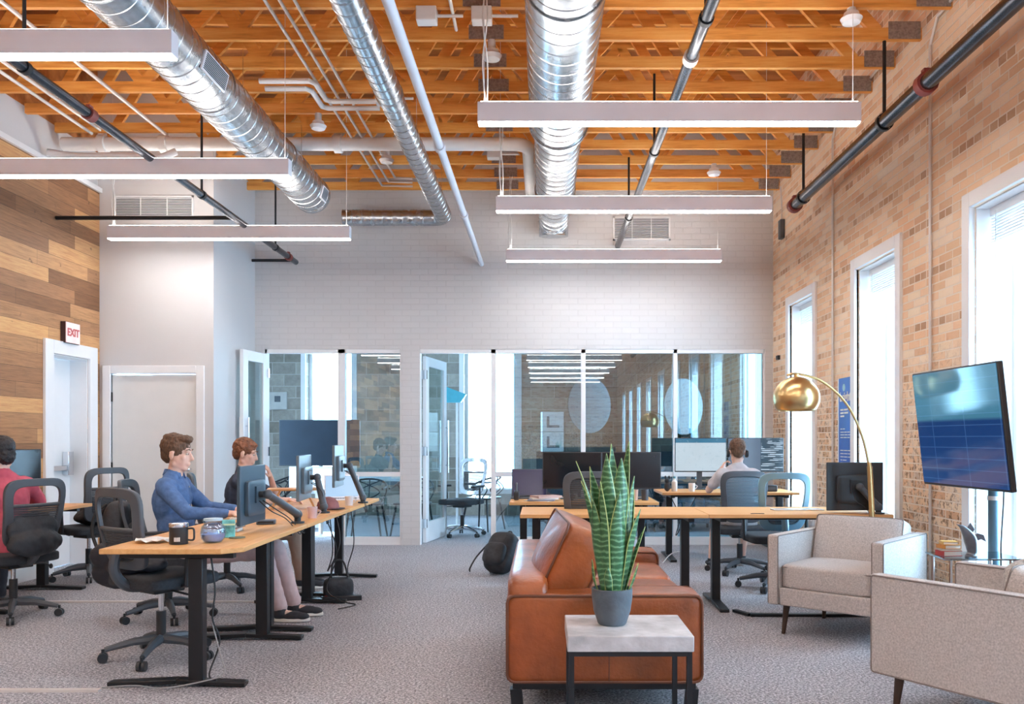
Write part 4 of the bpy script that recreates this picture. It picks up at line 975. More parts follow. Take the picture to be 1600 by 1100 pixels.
def monitor(label, loc, rz, w_=.56, h_=.34, screen=None, group='monitors', tilt=0, drop=None, zc=0, armto=None, elz=.17, cables=True, shell=None):
    """local: screen faces -Y; loc = desk contact point; panel centre at height zc"""
    r = thing('monitor', label, 'monitor', loc, rz, group); sh = shell or M['blackplastic']
    p = MB().bb(-w_/2,w_/2,0,.022,-h_/2,h_/2).build('bezel', sh, r, bevel=.004); p.location = (0,0,zc); p.rotation_euler = (math.radians(tilt),0,0)
    MB().bb(-w_/2+.008,w_/2-.008,-.0015,.0,-h_/2+.012,h_/2-.008).build('screen', screen or M['screenoff'], p)
    MB().pad((0,.034,-.02),(w_*.7,.03,h_*.6),.2,n=8).bb(-.05,.05,.04,.06,-.05,.05).build('rear_housing', sh, p, smooth=50)
    if armto is None:
        MB().bar((0,.075,zc-.0),(0,.09,.012),.06,.018,(0,1,0)).build('stand', M['greyplastic'], r); MB().bb(-.11,.11,0,.19,0,.010).build('stand_base', M['greyplastic'], r, bevel=.003)
    else:
        a = Vector(armto); c0 = Vector((0,.06,zc)); el = Vector((a.x, a.y, elz)); am = MB()
        am.cyl((a.x,a.y,0),(a.x,a.y,elz),.022,n=12).lathe([(.0001,0),(.045,0),(.045,.012),(.0001,.014)],(a.x,a.y,0),20)
        am.build('arm_post', M['blackplastic'], r)
        k1 = c0+Vector((0,.05,0)); MB().tube([el, k1],[.027,.023],12).ell(el,.032).ell(k1,.030).build('arm_link', M['greyplastic'], r)
        MB().cyl(c0+Vector((0,-.02,0)), k1, .02, n=12).bb(-.05,.05,.045,.055,zc-.05,zc+.05).build('swivel_head', M['blackplastic'], r)
        if cables:
            for q in (-1,1): MB().tube(bez([c0+Vector((q*.03,.01,-.04)), k1+Vector((q*.05,.04,-.10)), (k1+el)/2+Vector((q*.03,.03,-.09)), el+Vector((q*.04,.03,-.13)), (a.x+q*.03,a.y+.02,.005)],6),.0035,6).build('cable', M['cable'], r)
    return r
Z = .736
monitor('black monitor on an arm seen from behind, nearest the camera', (-1.80,5.31,Z), math.radians(-91), .44, .355, zc=.225, armto=(-.48,.15,0), elz=.06, shell=mat('monitor_shell_blue',(.05,.085,.12),.35,var=.1), group='monitors on arms along the desk edge', tilt=0)
monitor('dark monitor on an arm seen edge on, middle of three', (-1.84,6.62,Z), math.radians(-86), .46, .34, zc=.27, armto=(.05,.17,0), elz=.05, group='monitors on arms along the desk edge', shell=mat('monitor_shell_grey',(.13,.17,.2),.3,var=.1))
monitor('dark monitor on an arm seen edge on, farthest of three', (-1.80,7.55,Z), math.radians(-86), .46, .36, zc=.33, armto=(-.05,.22,0), elz=.05, group='monitors on arms along the desk edge', shell=mat('monitor_shell_grey_b',(.13,.17,.2),.3,var=.1))
monitor('dark monitor against the plank wall beside the pink shirted man', (-4.36,7.02,Z), math.radians(40), .50, .30, zc=.33, group='monitors by the plank wall')
monitor('wide dark monitor behind the snake plant, nearer the sofa back', (.275,8.08,Z), math.radians(0), .552, .345, zc=.27, group='dark monitors behind the plant')
monitor('wide dark monitor behind the snake plant, nearer the brick wall', (.83,8.08,Z), math.radians(0), .552, .345, zc=.27, group='dark monitors behind the plant')
monitor('lit monitor with white page before the man with headphones', (1.755,9.60,Z), 0, .575, .38, M['s_light'], zc=.388, group='monitors of the man with headphones')
monitor('lit monitor with dark code page beside the brick wall', (2.365,9.60,Z), 0, .625, .38, M['s_code'], zc=.388, group='monitors of the man with headphones')
monitor('black monitor on the long desk beside the brass lamp pole', (2.40,6.66,Z), math.radians(180+3), .44, .37, zc=.20, armto=(-.12,.16,0), elz=.05, group='monitor by the lamp', shell=M['blackplastic'])
# laptops
def laptop(label, loc, rz, lid=M['screenoff'], body=M['greyplastic'], ang=105, w_=.32, lh=.22):
    r = thing('laptop', label, 'laptop', loc, rz); MB().bb(-w_/2,w_/2,-.11,.11,0,.012).build('base', body, r, bevel=.003)
    k = MB()
    for i in range(5):
        for j in range(12): k.bb(-w_*.42+j*w_*.07,-w_*.42+j*w_*.07+w_*.06,-.02+i*.02,-.004+i*.02,.012,.014)
    k.build('keyboard', M['blackplastic'], r)
    o = MB().bb(-w_/2,w_/2,-.003,.003,0,lh).build('lid', body, r, bevel=.002); o.location = (0,.11,.012); o.rotation_euler = (math.radians(-(ang-90)),0,0)
    MB().bb(-w_/2+.01,w_/2-.01,-.0045,-.0032,.012,lh-.01).build('screen', lid, o); return r
laptop('laptop with dim violet screen at the end of the desk behind the sofa', (-.13,8.22,Z), 0, mat('violet_screen',(.02,.02,.05),.2,emis=(.10,.09,.22),es=.10), w_=.34, lh=.27)
laptop('open laptop with pale blue screen at the farthest desk of the row', (-1.86,8.02,Z), math.radians(15), mat('pale_screen',(.02,.03,.05),.2,emis=(.42,.62,.85),es=.45), M['lampbody'])
# ============================================================ PEOPLE
def remesh(o, vox, sm=4, fac=.5):
    r = o.modifiers.new('union','REMESH'); r.mode = 'VOXEL'; r.voxel_size = vox; r.use_smooth_shade = True
    if sm: s_ = o.modifiers.new('soften','SMOOTH'); s_.iterations = sm; s_.factor = fac
    return o
def disp(o, scale, strength, mid=.5):
    tx = bpy.data.textures.new('folds','CLOUDS'); tx.noise_scale = scale; tx.noise_depth = 3
    d = o.modifiers.new('folds','DISPLACE'); d.texture = tx; d.strength = strength; d.mid_level = mid; return o
def hand(mb, wrist, d, nrm, side, curl=35, s=1.0):
    """palm + four fingers + thumb; d = pointing direction, nrm = back of hand, side=+1 thumb to the left of d x nrm"""
    wrist = Vector(wrist); d = Vector(d).normalized(); nrm = Vector(nrm); nrm = (nrm-d*nrm.dot(d)).normalized(); lat = d.cross(nrm)*side
    B = Matrix((lat, d, nrm)).transposed()
    mb.ell(wrist+d*.048*s, (.038*s,.05*s,.015*s), B); mb.cap(wrist-d*.01, wrist+d*.03*s, .024*s, .022*s, 10)
    for i, (lx, ln) in enumerate(((-.029,.062),(-.010,.074),(.010,.078),(.029,.070))):
        p = wrist+d*.085*s+lat*lx*s; dd = d.copy(); rr = .0088*s
        for j, fr in enumerate((.45,.32,.23)):
            ax = lat; dd = (Matrix.Rotation(math.radians(-curl*side*(.6 if j == 0 else 1)), 3, ax) @ dd)
            if dd.dot(nrm) > 0 and j == 0: dd = (dd - nrm*2*dd.dot(nrm)).normalized()
            q = p+dd*ln*fr*s; mb.cap(p, q, rr, rr*.9, 8); p = q; rr *= .9
    p = wrist+d*.028*s+lat*.03*s; q = p+(d*.6+lat*.75-nrm*.25).normalized()*.036*s; q2 = q+(d*.9+lat*.25-nrm*.2).normalized()*.03*s
    mb.cap(p,q,.013*s,.0105*s,8).cap(q,q2,.0105*s,.009*s,8)
def person(label, loc, rz, P):
    """seated figure, local: faces +Y, pelvis over the origin"""
    r = thing('person', label, 'person', loc, rz)
    hp = P.get('pelvis', .56); ln_ = P.get('lean', .02); sh = P.get('sh', .175); nk = Vector((0, ln_*1.0+.0, hp+.50)); k = P.get('hs', 1.0)
    turn = P.get('turn', 0); pit = P.get('pitch', 8)
    py = P.get('py',0); waist = Vector((0, ln_*.35+py*.3, hp+.17)); chest = Vector((0, ln_*.8, hp+.34))
    Mc = rot('X', -math.degrees(math.atan2(ln_, .5)))
    HM = rot('Z', turn) @ rot('X', -pit)
    hb = nk + Vector((0,.025,.085)); H = lambda v: hb + HM @ (Vector(v)*k) + Vector((0,0,.09*k))
    body = MB()
    def torso(mb, g=0):
        mb.ell((0,py,hp), (.165+g,.125+g,.12+g)); mb.ell(waist,(.145+g,.108+g,.15+g),Mc); mb.ell(chest,(.165+g,.115+g,.17+g),Mc)
        mb.cap(nk+Vector((-sh+.03,0,-.055)), nk+Vector((sh-.03,0,-.055)), .058+g, .058+g)
        for s_ in (-1,1): mb.cap(nk+Vector((s_*sh*.45,0,-.03)), nk+Vector((0,.0,.025)), .045+g, .045+g)
    torso(body)
    body.cap(nk+Vector((0,0,-.02)), hb+Vector((0,.0,.035)), .056, .053)
    # head
    body.ell(H((0,-.012,.035)),(.074*k,.092*k,.082*k),HM); body.ell(H((0,.022,-.035)),(.060*k,.066*k,.075*k),HM)
    body.ell(H((0,.060,-.095)),(.026*k,.022*k,.02*k),HM); body.cap(H((-.045,.0,-.07)),H((-.012,.062,-.095)),.02*k,.018*k); body.cap(H((.045,.0,-.07)),H((.012,.062,-.095)),.02*k,.018*k)
    body.cap(H((0,.082,.012)),H((0,.104,-.028)),.009*k,.013*k,8); body.ell(H((0,.096,-.034)),(.016*k,.011*k,.009*k),HM)
    body.cap(H((-.035,.074,.026)),H((.035,.074,.026)),.012*k,.012*k,8)
    body.ell(H((0,.086,-.060)),(.022*k,.009*k,.007*k),HM); body.ell(H((0,.083,-.071)),(.018*k,.009*k,.006*k),HM)
    for s_ in (-1,1): body.ell(H((s_*.078,-.008,-.012)),(.009*k,.020*k,.032*k),HM@rot('Z',-18*s_)); body.ell(H((s_*.045,.058,-.02)),(.018*k,.016*k,.018*k),HM)
    arms = []
    for s_, nm in ((-1,'L'),(1,'R')):
        S0 = nk+Vector((s_*sh,0,-.06)); El = Vector(P['elbow'+nm]); Wr = Vector(P['wrist'+nm]); arms.append((S0,El,Wr))
        body.cap(S0,El,.048,.038); body.cap(El,Wr,.037,.025)
        hd = P.get('hand'+nm, (Wr-El)); hand(body, Wr+(Vector(hd).normalized())*.015, hd, P.get('nrm'+nm,(0,0,1)), P.get('side'+nm, s_), P.get('curl'+nm, 30))
    legs = []
    for s_, nm in ((-1,'L'),(1,'R')):
        Hp = Vector((s_*.09,0.02+py,hp-.02)); Kn = Vector(P['knee'+nm]); An = Vector(P['ankle'+nm]); legs.append((Hp,Kn,An))
        body.cap(Hp,Kn,.078,.052); body.cap(Kn,Kn+(An-Kn)*.4,.05,.052); body.cap(Kn+(An-Kn)*.4,An,.052,.034)
        fd = Vector(P.get('toe'+nm,(0,1,0))).normalized(); body.cap(An+Vector((0,0,-.03)), An+fd*.14+Vector((0,0,-.055)), .033,.028)
    b = body.build('body', P.get('skin', M['skin']), r, smooth=180); remesh(b, .0075, 3, .4)
    # eyes, brows
    for s_ in (-1,1):
        e = MB().ell(H((s_*.030,.0765,.004)),(.0105*k,.009*k,.007*k),HM,n=12,m=8).build('eye', M['eyew'], r); MB().ell(H((s_*.030,.0850,.004)),(.005*k,.002*k,.005*k),HM,n=10,m=6).build('iris', M['eyed'], e)
        MB().tube([H((s_*.014,.090,.030)),H((s_*.032,.089,.036)),H((s_*.052,.074,.030))],[.003,.004,.002],6).build('eyebrow', P['hair'], r)
    # hair
    hr = MB(); g = .010
    hs = P.get('hairstyle','short')
    hr.ell(H((0,-.020,.045)),((.074+g)*k,(.088+g)*k,(.080+g)*k),HM)
    hr.ell(H((0,-.060,-.005)),(.062*k,.045*k,.065*k),HM)
    if hs == 'swept':
        hr.ell(H((0,.035,.098)),(.064*k,.058*k,.030*k),HM@rot('X',8)); hr.ell(H((.01,.066,.098)),(.048*k,.026*k,.020*k),HM); hr.ell(H((0,-.03,.10)),(.07*k,.07*k,.035*k),HM)
    elif hs == 'full': hr.ell(H((0,.03,.085)),(.068*k,.055*k,.035*k),HM); hr.ell(H((0,-.05,-.02)),(.068*k,.05*k,.07*k),HM)
    else: hr.ell(H((0,.035,.082)),(.064*k,.045*k,.028*k),HM)
    ho = hr.build('hair', P['hair'], r, smooth=180); remesh(ho, .006, 2); disp(ho, .022, .016, .42)
    # shirt
    g = .014; st = MB(); torso(st, g); st.cap(nk+Vector((0,0,-.03)), nk+Vector((0,.002,.028)), .066,.060)
    for (S0,El,Wr) in arms:
        if P.get('sleeve','long') == 'long': st.cap(S0,El,.060,.050); st.cap(El,El+(Wr-El)*.92,.049,.037)
        elif P['sleeve'] == 'rolled': st.cap(S0,El,.060,.050); st.cap(El,El+(Wr-El)*.35,.049,.046)
        else: st.cap(S0,S0+(El-S0)*.62,.060,.056)
    st.ell((0,py,hp-.02),(.185,.145,.08))
    so = st.build('shirt', P['shirt'], r, smooth=180); remesh(so, .010, 3); disp(so, .09, .022, .5)
    if P.get('collar'):
        c_ = MB(); n = 20
        for i in range(n+1):
            a = math.radians(-60+i*300/n+ -0) ; a = math.radians(120+i*300/n)  # open at the front
            for (rr_, z_) in ((.064,.055),(.078,.012)): c_.v.append((nk.x+rr_*math.cos(a), nk.y+.004+rr_*math.sin(a), nk.z+z_+.014*math.sin(-a)))
        for i in range(n): c_.f.append((2*i,2*i+1,2*i+3,2*i+2))
        c_.build('collar', P['shirt'], r, smooth=60, solid=.004)
        pl_ = MB()
        for i in range(6): pl_.ell((0, ln_*(1-i*.14)+.135-.008*abs(i-3), nk.z-.06-i*.065), .005, n=8, m=6)
        pl_.build('shirt_buttons', M['paper'], r)
    # trousers
    tr = MB(); tr.ell((0,py,hp-.03),(.178,.138,.11))
    for (Hp,Kn,An) in legs:
        e_ = An if P.get('trousers','long') == 'long' else Kn+(An-Kn)*P.get('short',.15)
        tr.cap(Hp,Kn,.092,.068); tr.cap(Kn,Kn+(e_-Kn)*.94,.066,.055 if P.get('trousers','long')=='long' else .066)
    to = tr.build('trousers', P['pants'], r, smooth=180); remesh(to, .010, 3); disp(to, .08, .016, .5)
    # shoes
    for (Hp,Kn,An), nm in zip(legs,'LR'):
        fd = Vector(P.get('toe'+nm,(0,1,0))).normalized(); lat = fd.cross(Vector((0,0,1)))
        base = Vector((An.x,An.y,0)); B = Matrix((lat, fd, Vector((0,0,1)))).transposed()
        s_ = MB(); s_.ell(base+fd*.0+Vector((0,0,.055)),(.042,.055,.045),B); s_.ell(base+fd*.09+Vector((0,0,.042)),(.046,.085,.034),B); s_.ell(base+fd*.15+Vector((0,0,.036)),(.044,.055,.028),B)
        s_.cyl(base+Vector((0,0,.05)), base+Vector((0,0,.10)),.042,.040)
        o = s_.build('shoe', P['shoe'], r, smooth=180); remesh(o,.006,3)
        sl = []
        for a in range(24):
            t_ = 2*PI*a/24; q = base + fd*(.075+.135*math.cos(t_)) + lat*(.047*math.sin(t_)); sl.append((q.x,q.y))
        MB().prism(sl,.004,.026).build('sole', P.get('sole', M['paper']), o, bevel=.004)
        lc = MB(); 
        for i in range(4): lc.tube([base+fd*(.055+.022*i)+lat*q+Vector((0,0,zz)) for q, zz in ((-.022,.070-.006*i),(0,.080-.006*i),(.022,.070-.006*i))],.0025,5)
        lc.build('laces', M['cablew'] if P.get('wl') else M['cable'], o)
    return r
hairb = mat('brown_hair',(.13,.065,.035),.6,var=.5,vs=30,bump=.6,bs=120,stretch=(3,3,1)); haird = mat('black_hair',(.015,.012,.014),.5,var=.5,vs=30,bump=.5,bs=120)
hairr = mat('auburn_hair',(.20,.075,.035),.6,var=.5,vs=30,bump=.6,bs=120)
blue = mat('blue_oxford',(.085,.17,.36),.8,var=.22,vs=25,bump=.25,bs=60); navy = mat('navy_tee',(.045,.06,.10),.85,var=.2,vs=20,bump=.2,bs=50)
pink = mat('rose_tee',(.56,.10,.15),.85,var=.14,vs=12,bump=.2,bs=40); pale = mat('pale_tee',(.60,.56,.58),.85,var=.1,vs=12,bump=.2,bs=40)
chino = mat('pale_chino',(.56,.42,.42),.85,var=.12,vs=14); tan = mat('tan_trousers',(.42,.27,.20),.85,var=.12); dark = mat('dark_jeans',(.03,.035,.05),.85,var=.2)
shoed = mat('dark_sneaker',(.025,.027,.035),.7,var=.2,vs=40)
m1 = person('man in blue button shirt seated at the desk in profile', (-2.72,6.24,0), math.radians(-88), dict(pelvis=.515, lean=.055, py=.17, hs=1.07, pitch=6, turn=0,
   elbowL=(-.25,.20,.79), wristL=(-.17,.45,.775), handL=(.05,1,-.03), elbowR=(.25,.24,.785), wristR=(.17,.50,.775), handR=(-.05,1,-.03), curlL=18, curlR=18, sideL=-1, sideR=1,
   kneeL=(-.09,.76,.50), kneeR=(.10,.72,.50), ankleL=(-.08,.90,.09), ankleR=(.12,.85,.09), hair=hairb, hairstyle='swept', shirt=blue, collar=True, pants=chino, shoe=shoed, sleeve='long'))
m2 = person('man with short auburn hair half hidden behind the nearest monitor, hand at chin', (-2.70,7.50,0), math.radians(-82), dict(pelvis=.50, lean=.09, hs=1.02, pitch=14,
   elbowL=(-.22,.34,.77), wristL=(-.06,.32,.95), handL=(.3,-.12,.6), nrmL=(0,1,.2), elbowR=(.24,.30,.78), wristR=(.12,.46,.775), handR=(-.3,1,-.02), curlL=55,
   kneeL=(-.10,.54,.50), kneeR=(.10,.54,.50), ankleL=(-.08,.58,.09), ankleR=(.08,.60,.09), hair=hairr, shirt=navy, pants=tan, shoe=shoed, sleeve='short'))
m3 = person('person in rose pink T-shirt seen from behind at the plank wall', (-3.94,6.36,0), math.radians(52), dict(pelvis=.51, lean=.09, hs=1.02, pitch=14, turn=12,
   elbowL=(-.28,.16,.82), wristL=(-.20,.42,.80), elbowR=(.28,.16,.82), wristR=(.20,.40,.80), curlL=25, curlR=25,
   kneeL=(-.12,.46,.50), kneeR=(.12,.46,.50), ankleL=(-.10,.44,.09), ankleR=(.10,.44,.09), hair=haird, hairstyle='full', shirt=pink, pants=dark, shoe=shoed, sleeve='rolled'))
m4 = person('man wearing headphones and pale T-shirt, seen from behind at two monitors', (1.93,8.50,0), math.radians(-3), dict(pelvis=.50, lean=.07, hs=1.0, pitch=8,
   elbowL=(-.27,.16,.79), wristL=(-.16,.14,.97), handL=(.35,.05,.75), nrmL=(-1,.1,0), elbowR=(.27,.18,.80), wristR=(.16,.42,.78), curlL=50,
   kneeL=(-.15,.44,.50), kneeR=(.14,.46,.50), ankleL=(-.24,.20,.09), ankleR=(.10,.40,.09), hair=hairb, shirt=pale, pants=mat('beige_shorts',(.40,.30,.26),.85), trousers='short', shoe=shoed, sleeve='short'))
hp_ = thing('headphones', 'dark over-ear headphones worn by the man at two monitors', 'headphones', (1.935,8.595,1.165), math.radians(-3))
MB().tube([(.092*math.cos(a),-.0,.105*math.sin(a)-.01) for a in [PI*i/16 for i in range(17)]],.008,8).build('headband', M['greyplastic'], hp_)
for s_ in (-1,1): MB().lathe([(.0001,-.015),(.034,-.015),(.038,0),(.034,.015),(.0001,.015)],(s_*.092,0,-.012),20,Mxx).build('ear_cup', M['blackplastic'], hp_)
# ============================================================ THINGS ON THE DESKS
def lath(name, label, cat, loc, parts, rz=0, group=None):
    r = thing(name, label, cat, loc, rz, group)
    for nm, prof, m in parts: MB().lathe(prof, n=32).build(nm, m, r)
    return r
Z = .737
mg = thing('travel_mug', 'black camp mug with steel lid on the corner of the nearest desk', 'mug', (-1.955,4.64,Z))
MB().lathe([(.0001,0),(.046,0),(.048,.004),(.048,.092),(.0001,.092)],n=36).build('mug_body', mat('mug_black',(.03,.032,.036),.35), mg)
MB().lathe([(.0001,.092),(.050,.092),(.0505,.098),(.050,.110),(.044,.114),(.0001,.114)],n=36).build('lid', M['chrome'], mg)
MB().tube(bez([(.046,0,.082),(.078,0,.082),(.083,0,.05),(.078,0,.022),(.046,0,.022)],6),.0055,8).build('handle', mat('mug_handle',(.03,.032,.036),.35), mg)
lt = MB()
for i in range(4):
    a = math.radians(-92+i*9.5); lt.box((.0486*math.cos(a),.0486*math.sin(a),.028),(.0015,.0055,.022),rot('Z',math.degrees(a)))
lt.build('printed_mark', M['paper'], mg)
gj = thing('glass_jar', 'round glass jar with blue and violet sheen beside the black mug', 'jar', (-1.80,4.72,Z)); jm = glass('jar_glass',(.80,.88,.98),.10,.2)
MB().lathe([(.0001,.002),(.045,.002),(.062,.02),(.068,.05),(.062,.085),(.048,.10),(.048,.118),(.045,.118),(.045,.10),(.058,.083),(.064,.05),(.058,.022),(.044,.006),(.0001,.006)],n=36).build('jar_body', jm, gj)
MB().lathe([(.0001,.008),(.043,.008),(.057,.024),(.060,.045),(.0001,.045)],n=30).build('violet_filling', mat('violet_liquid',(.50,.54,.80),.3,var=.4), gj)
MB().lathe([(.0001,.119),(.050,.119),(.050,.13),(.0001,.132)],n=30).build('lid', mat('jar_lid',(.45,.60,.72),.4), gj)
cb = thing('tissue_carton', 'small green and blue carton standing behind the glass jar', 'carton', (-1.80,4.95,Z), .3); MB().bb(-.035,.035,-.025,.025,0,.10).build('carton_body', mat('carton_teal',(.16,.50,.48),.5,var=.6,vs=22), cb, bevel=.003)
MB().bb(-.036,.036,-.026,.026,.070,.080).build('printed_band', mat('carton_pale',(.6,.75,.5),.5), cb)
pp = thing('paper_sheet', 'crumpled white paper at the desk edge beside the mug', 'paper', (-2.12,4.72,Z), .4); random.seed(5)
g = MB(); n = 7
for i in range(n+1):
    for j in range(n+1): g.v.append((i/n*.19-.095, j/n*.15-.075, .006+random.random()*.018))
for i in range(n):
    for j in range(n): g.f.append((i*(n+1)+j,(i+1)*(n+1)+j,(i+1)*(n+1)+j+1,i*(n+1)+j+1))
g.build('sheet', M['paper'], pp, smooth=0, solid=.0015)
z = Z
for i,(col,lb) in enumerate([((.55,.35,.30),'pinkish notebook under the thin notebook before the blue shirted man'),((.62,.50,.36),'thin notebook with dark cover on top before the blue shirted man')]):
    b_ = thing('notebook', lb, 'notebook', (-1.95,5.28+.02*i,z), .1-.2*i); MB().bb(-.10,.10,-.07,.07,0,.003).bb(-.10,.10,-.07,.07,.019,.022).build('cover', mat('notebook_%d'%i,(.05,.04,.045) if i else col,.5), b_)
    MB().bb(-.097,.097,-.067,.067,.003,.019).build('pages', M['paper'], b_); z += .0225
ph = thing('coaster', 'small dark slate coaster beneath the nearest monitor', 'coaster', (-1.74,4.92,Z)); MB().lathe([(.0001,0),(.045,0),(.045,.005),(.0001,.005)],n=24).build('disc', mat('coaster_olive',(.20,.19,.12),.6), ph)
def cup(label, loc, col, h=.09, r_=.036, handle=True):
    r = thing('cup', label, 'cup', loc); MB().lathe([(.0001,0),(r_*.85,0),(r_,h),(r_-.004,h),(r_*.8,.006),(.0001,.006)],n=24).build('cup_body', mat('cup_glaze',col,.3), r)
    if handle: MB().tube(bez([(r_,0,h*.8),(r_+.025,0,h*.6),(r_*.9,0,h*.25)],6),.004,6).build('handle', mat('cup_glaze',col,.3), r)
    return r
cup('pale pink cup by the foot of the nearest monitor arm', (-1.64,6.15,Z), (.62,.42,.40), .08); cup('white cup at the far end of the desk row', (-1.64,7.32,Z), (.7,.66,.66), .08)
cup('brown paper cup at the end of the desk beyond the plant', (.84,7.92,Z), (.50,.30,.22), .10, handle=False); cup('dark tumbler beside the brown paper cup', (.94,7.95,Z), (.06,.06,.07), .10, handle=False)
cup('white cup on the desk of the man with headphones', (1.60,9.28,Z), (.75,.75,.74), .09)
cp = thing('baseball_cap', 'maroon cap resting on the far desk between the monitor arms', 'cap', (-1.72,6.92,Z+.0))
MB().lathe([(.085,0),(.088,.02),(.080,.055),(.055,.085),(.02,.098),(.0001,.10)],n=28).build('crown', mat('cap_maroon',(.28,.11,.11),.8,var=.25,vs=20), cp, solid=.003)
MB().prism([(.06*math.cos(a)+.075, .085*math.sin(a)) for a in [PI*2*i/20 for i in range(20)]],.006,.010).build('brim', mat('cap_dark',(.06,.04,.045),.8), cp)
ch = thing('charger_box', 'grey docking box under the nearest monitor arm', 'box', (-1.83,5.72,Z), .2); MB().bb(-.06,.06,-.04,.04,0,.03).build('box_body', mat('dock',(.10,.14,.19),.4), ch, bevel=.006); MB().bb(-.05,.05,-.041,-.04,.008,.022).build('port_strip', M['blackplastic'], ch)
ky = thing('keyboard', 'white keyboard before the blue shirted man', 'keyboard', (-2.13,6.22,Z), PI/2); MB().bb(-.2,.2,-.055,.055,0,.012).build('base', M['trim'], ky, bevel=.003); k_=MB()
for i in range(5):
    for j in range(14): k_.bb(-.19+j*.0272,-.166+j*.0272,-.048+i*.0195,-.031+i*.0195,.012,.016)
k_.build('keys', M['paper'], ky)
# wooden desk riser on the farthest desk
rs = thing('desk_riser', 'light wooden riser on the farthest desk of the row', 'riser', (-2.02,7.0,Z), .25)
MB().bb(-.20,.20,-.12,.12,.15,.165).build('shelf', M['deskx'], rs)
for s_ in (-1,1): MB().bar((s_*.17,0,0),(s_*.10,0,.15),.20,.015,(1,0,0)).build('leg', M['deskx'], rs)
# stuff on the desk with dark monitors
hs_ = thing('headset', 'dark headset lying on the desk corner behind the sofa', 'headphones', (-.24,7.95,Z)); MB().tube([(0,.07*math.cos(a),.08+.075*math.sin(a)) for a in [PI*i/12 for i in range(-1,14)]],.009,8).build('headband', M['greyplastic'], hs_)
for s_ in (-1,1): MB().pad((0,s_*.07,.045),(.05,.03,.08),.4,n=8).build('ear_cup', M['blackplastic'], hs_, smooth=60)
z = Z
for i in range(4):
    b_ = thing('document', ['lowest paper in the heap behind the sofa desk edge','second paper in the heap behind the sofa desk edge','third paper in the heap behind the sofa desk edge','topmost pink paper in the heap behind the sofa'][i], 'document', (-.03+.02*i,7.86,z), .3*i-.4, 'papers behind the sofa')
    MB().bb(-.12,.12,-.085,.085,0,.006+.004*i).build('sheets', [M['paper'],mat('doc_blue',(.25,.30,.45),.7),M['paper'],mat('doc_pink',(.60,.42,.38),.7)][i], b_); z += .0065+.004*i
sp_ = thing('desk_speaker', 'small white speaker beside the dark monitors', 'speaker', (.27,7.93,Z)); MB().bb(-.05,.05,-.04,.04,0,.07).build('speaker_body', mat('speaker_pale',(.45,.48,.5),.5), sp_, bevel=.006); MB().lathe([(.0001,.0),(.028,0),(.03,.004)],(0,-.041,.035),20,XZ).build('cone', M['blackplastic'], sp_)
bt = thing('spray_bottle', 'white bottle on the desk of the man with headphones', 'bottle', (1.42,9.32,Z)); MB().lathe([(.0001,0),(.028,0),(.03,.01),(.03,.10),(.012,.125),(.012,.14),(.0001,.14)],n=24).build('bottle_body', M['paper'], bt); MB().lathe([(.0001,.14),(.014,.14),(.014,.16),(.0001,.16)],n=16).build('cap', mat('cap_teal',(.1,.3,.35),.4), bt)
fg = thing('toy_figure', 'small dark plush figure at the desk corner beside the lit monitor', 'toy', (1.34,9.30,Z)); MB().ell((0,0,.05),(.035,.03,.05)).ell((0,0,.115),(.028,.026,.03)).ell((-.02,0,.15),(.01,.008,.02)).ell((.02,0,.15),(.01,.008,.02)).build('toy_body', mat('plush_dark',(.03,.035,.04),.9,bump=.5), fg, smooth=180)
no = thing('tablet', 'white tablet lying on the long desk before the blue chair', 'tablet', (2.02,6.86,Z), .05); MB().bb(-.20,.20,-.06,.06,0,.008).build('slab', M['trim'], no, bevel=.003)
MB().bb(-.19,.19,-.055,.055,.008,.009).build('screen', mat('tablet_glass',(.55,.56,.58),.2), no)
cd_ = thing('cable_grommet', 'dark cable grommet set in the long desk edge', 'grommet', (1.62,6.52,Z)); MB().bb(-.05,.05,-.012,.012,0,.003).build('plate', M['blackplastic'], cd_)
bx = thing('charging_dock', 'black dock on the desk beyond the blue chair', 'dock', (2.42,9.28,Z)); MB().bb(-.09,.09,-.05,.05,0,.07).build('dock_body', M['blackplastic'], bx, bevel=.01); MB().bb(-.07,.07,-.052,-.05,.02,.05).build('front_panel', M['greyplastic'], bx)
bw = thing('bowl', 'small pale bowl on the desk beyond the blue chair', 'bowl', (2.22,9.26,Z)); MB().lathe([(.0001,0),(.03,0),(.06,.05),(.056,.05),(.028,.005),(.0001,.005)],n=24).build('bowl_body', mat('bowl_grey',(.45,.44,.45),.4), bw)

# cables under the desks
def cable(label, pts, m=None, r_=.005, group='cables under the desks'):
    p0 = Vector(pts[0]); o = thing('power_cable', label, 'cable', p0, 0, group); MB().tube([q-p0 for q in bez(pts,8)], r_, 6).build('cord', m or M['cable'], o); return o
cable('black cable hanging beside the nearest desk leg', [(-1.77,4.60,.70),(-1.745,4.60,.5),(-1.75,4.58,.35),(-1.72,4.60,.22),(-1.76,4.56,.06),(-1.70,4.50,.045)])
cable('grey cable looping over the foot of the nearest desk', [(-1.76,4.60,.32),(-1.70,4.56,.16),(-1.66,4.50,.08),(-1.76,4.45,.05),(-1.95,4.44,.02),(-2.1,4.45,.03),(-2.27,4.45,.02)], mat('cable_grey',(.30,.30,.31),.5), .004)
cable('black cable hanging in a loop below the middle desk', [(-1.60,6.5,.70),(-1.58,6.5,.45),(-1.63,6.55,.30),(-1.55,6.6,.50),(-1.6,6.7,.70)])
cable('black cable hanging nearest the farthest desk leg', [(-1.62,7.3,.70),(-1.60,7.32,.42),(-1.66,7.35,.2),(-1.62,7.3,.04),(-1.75,7.2,.03)])
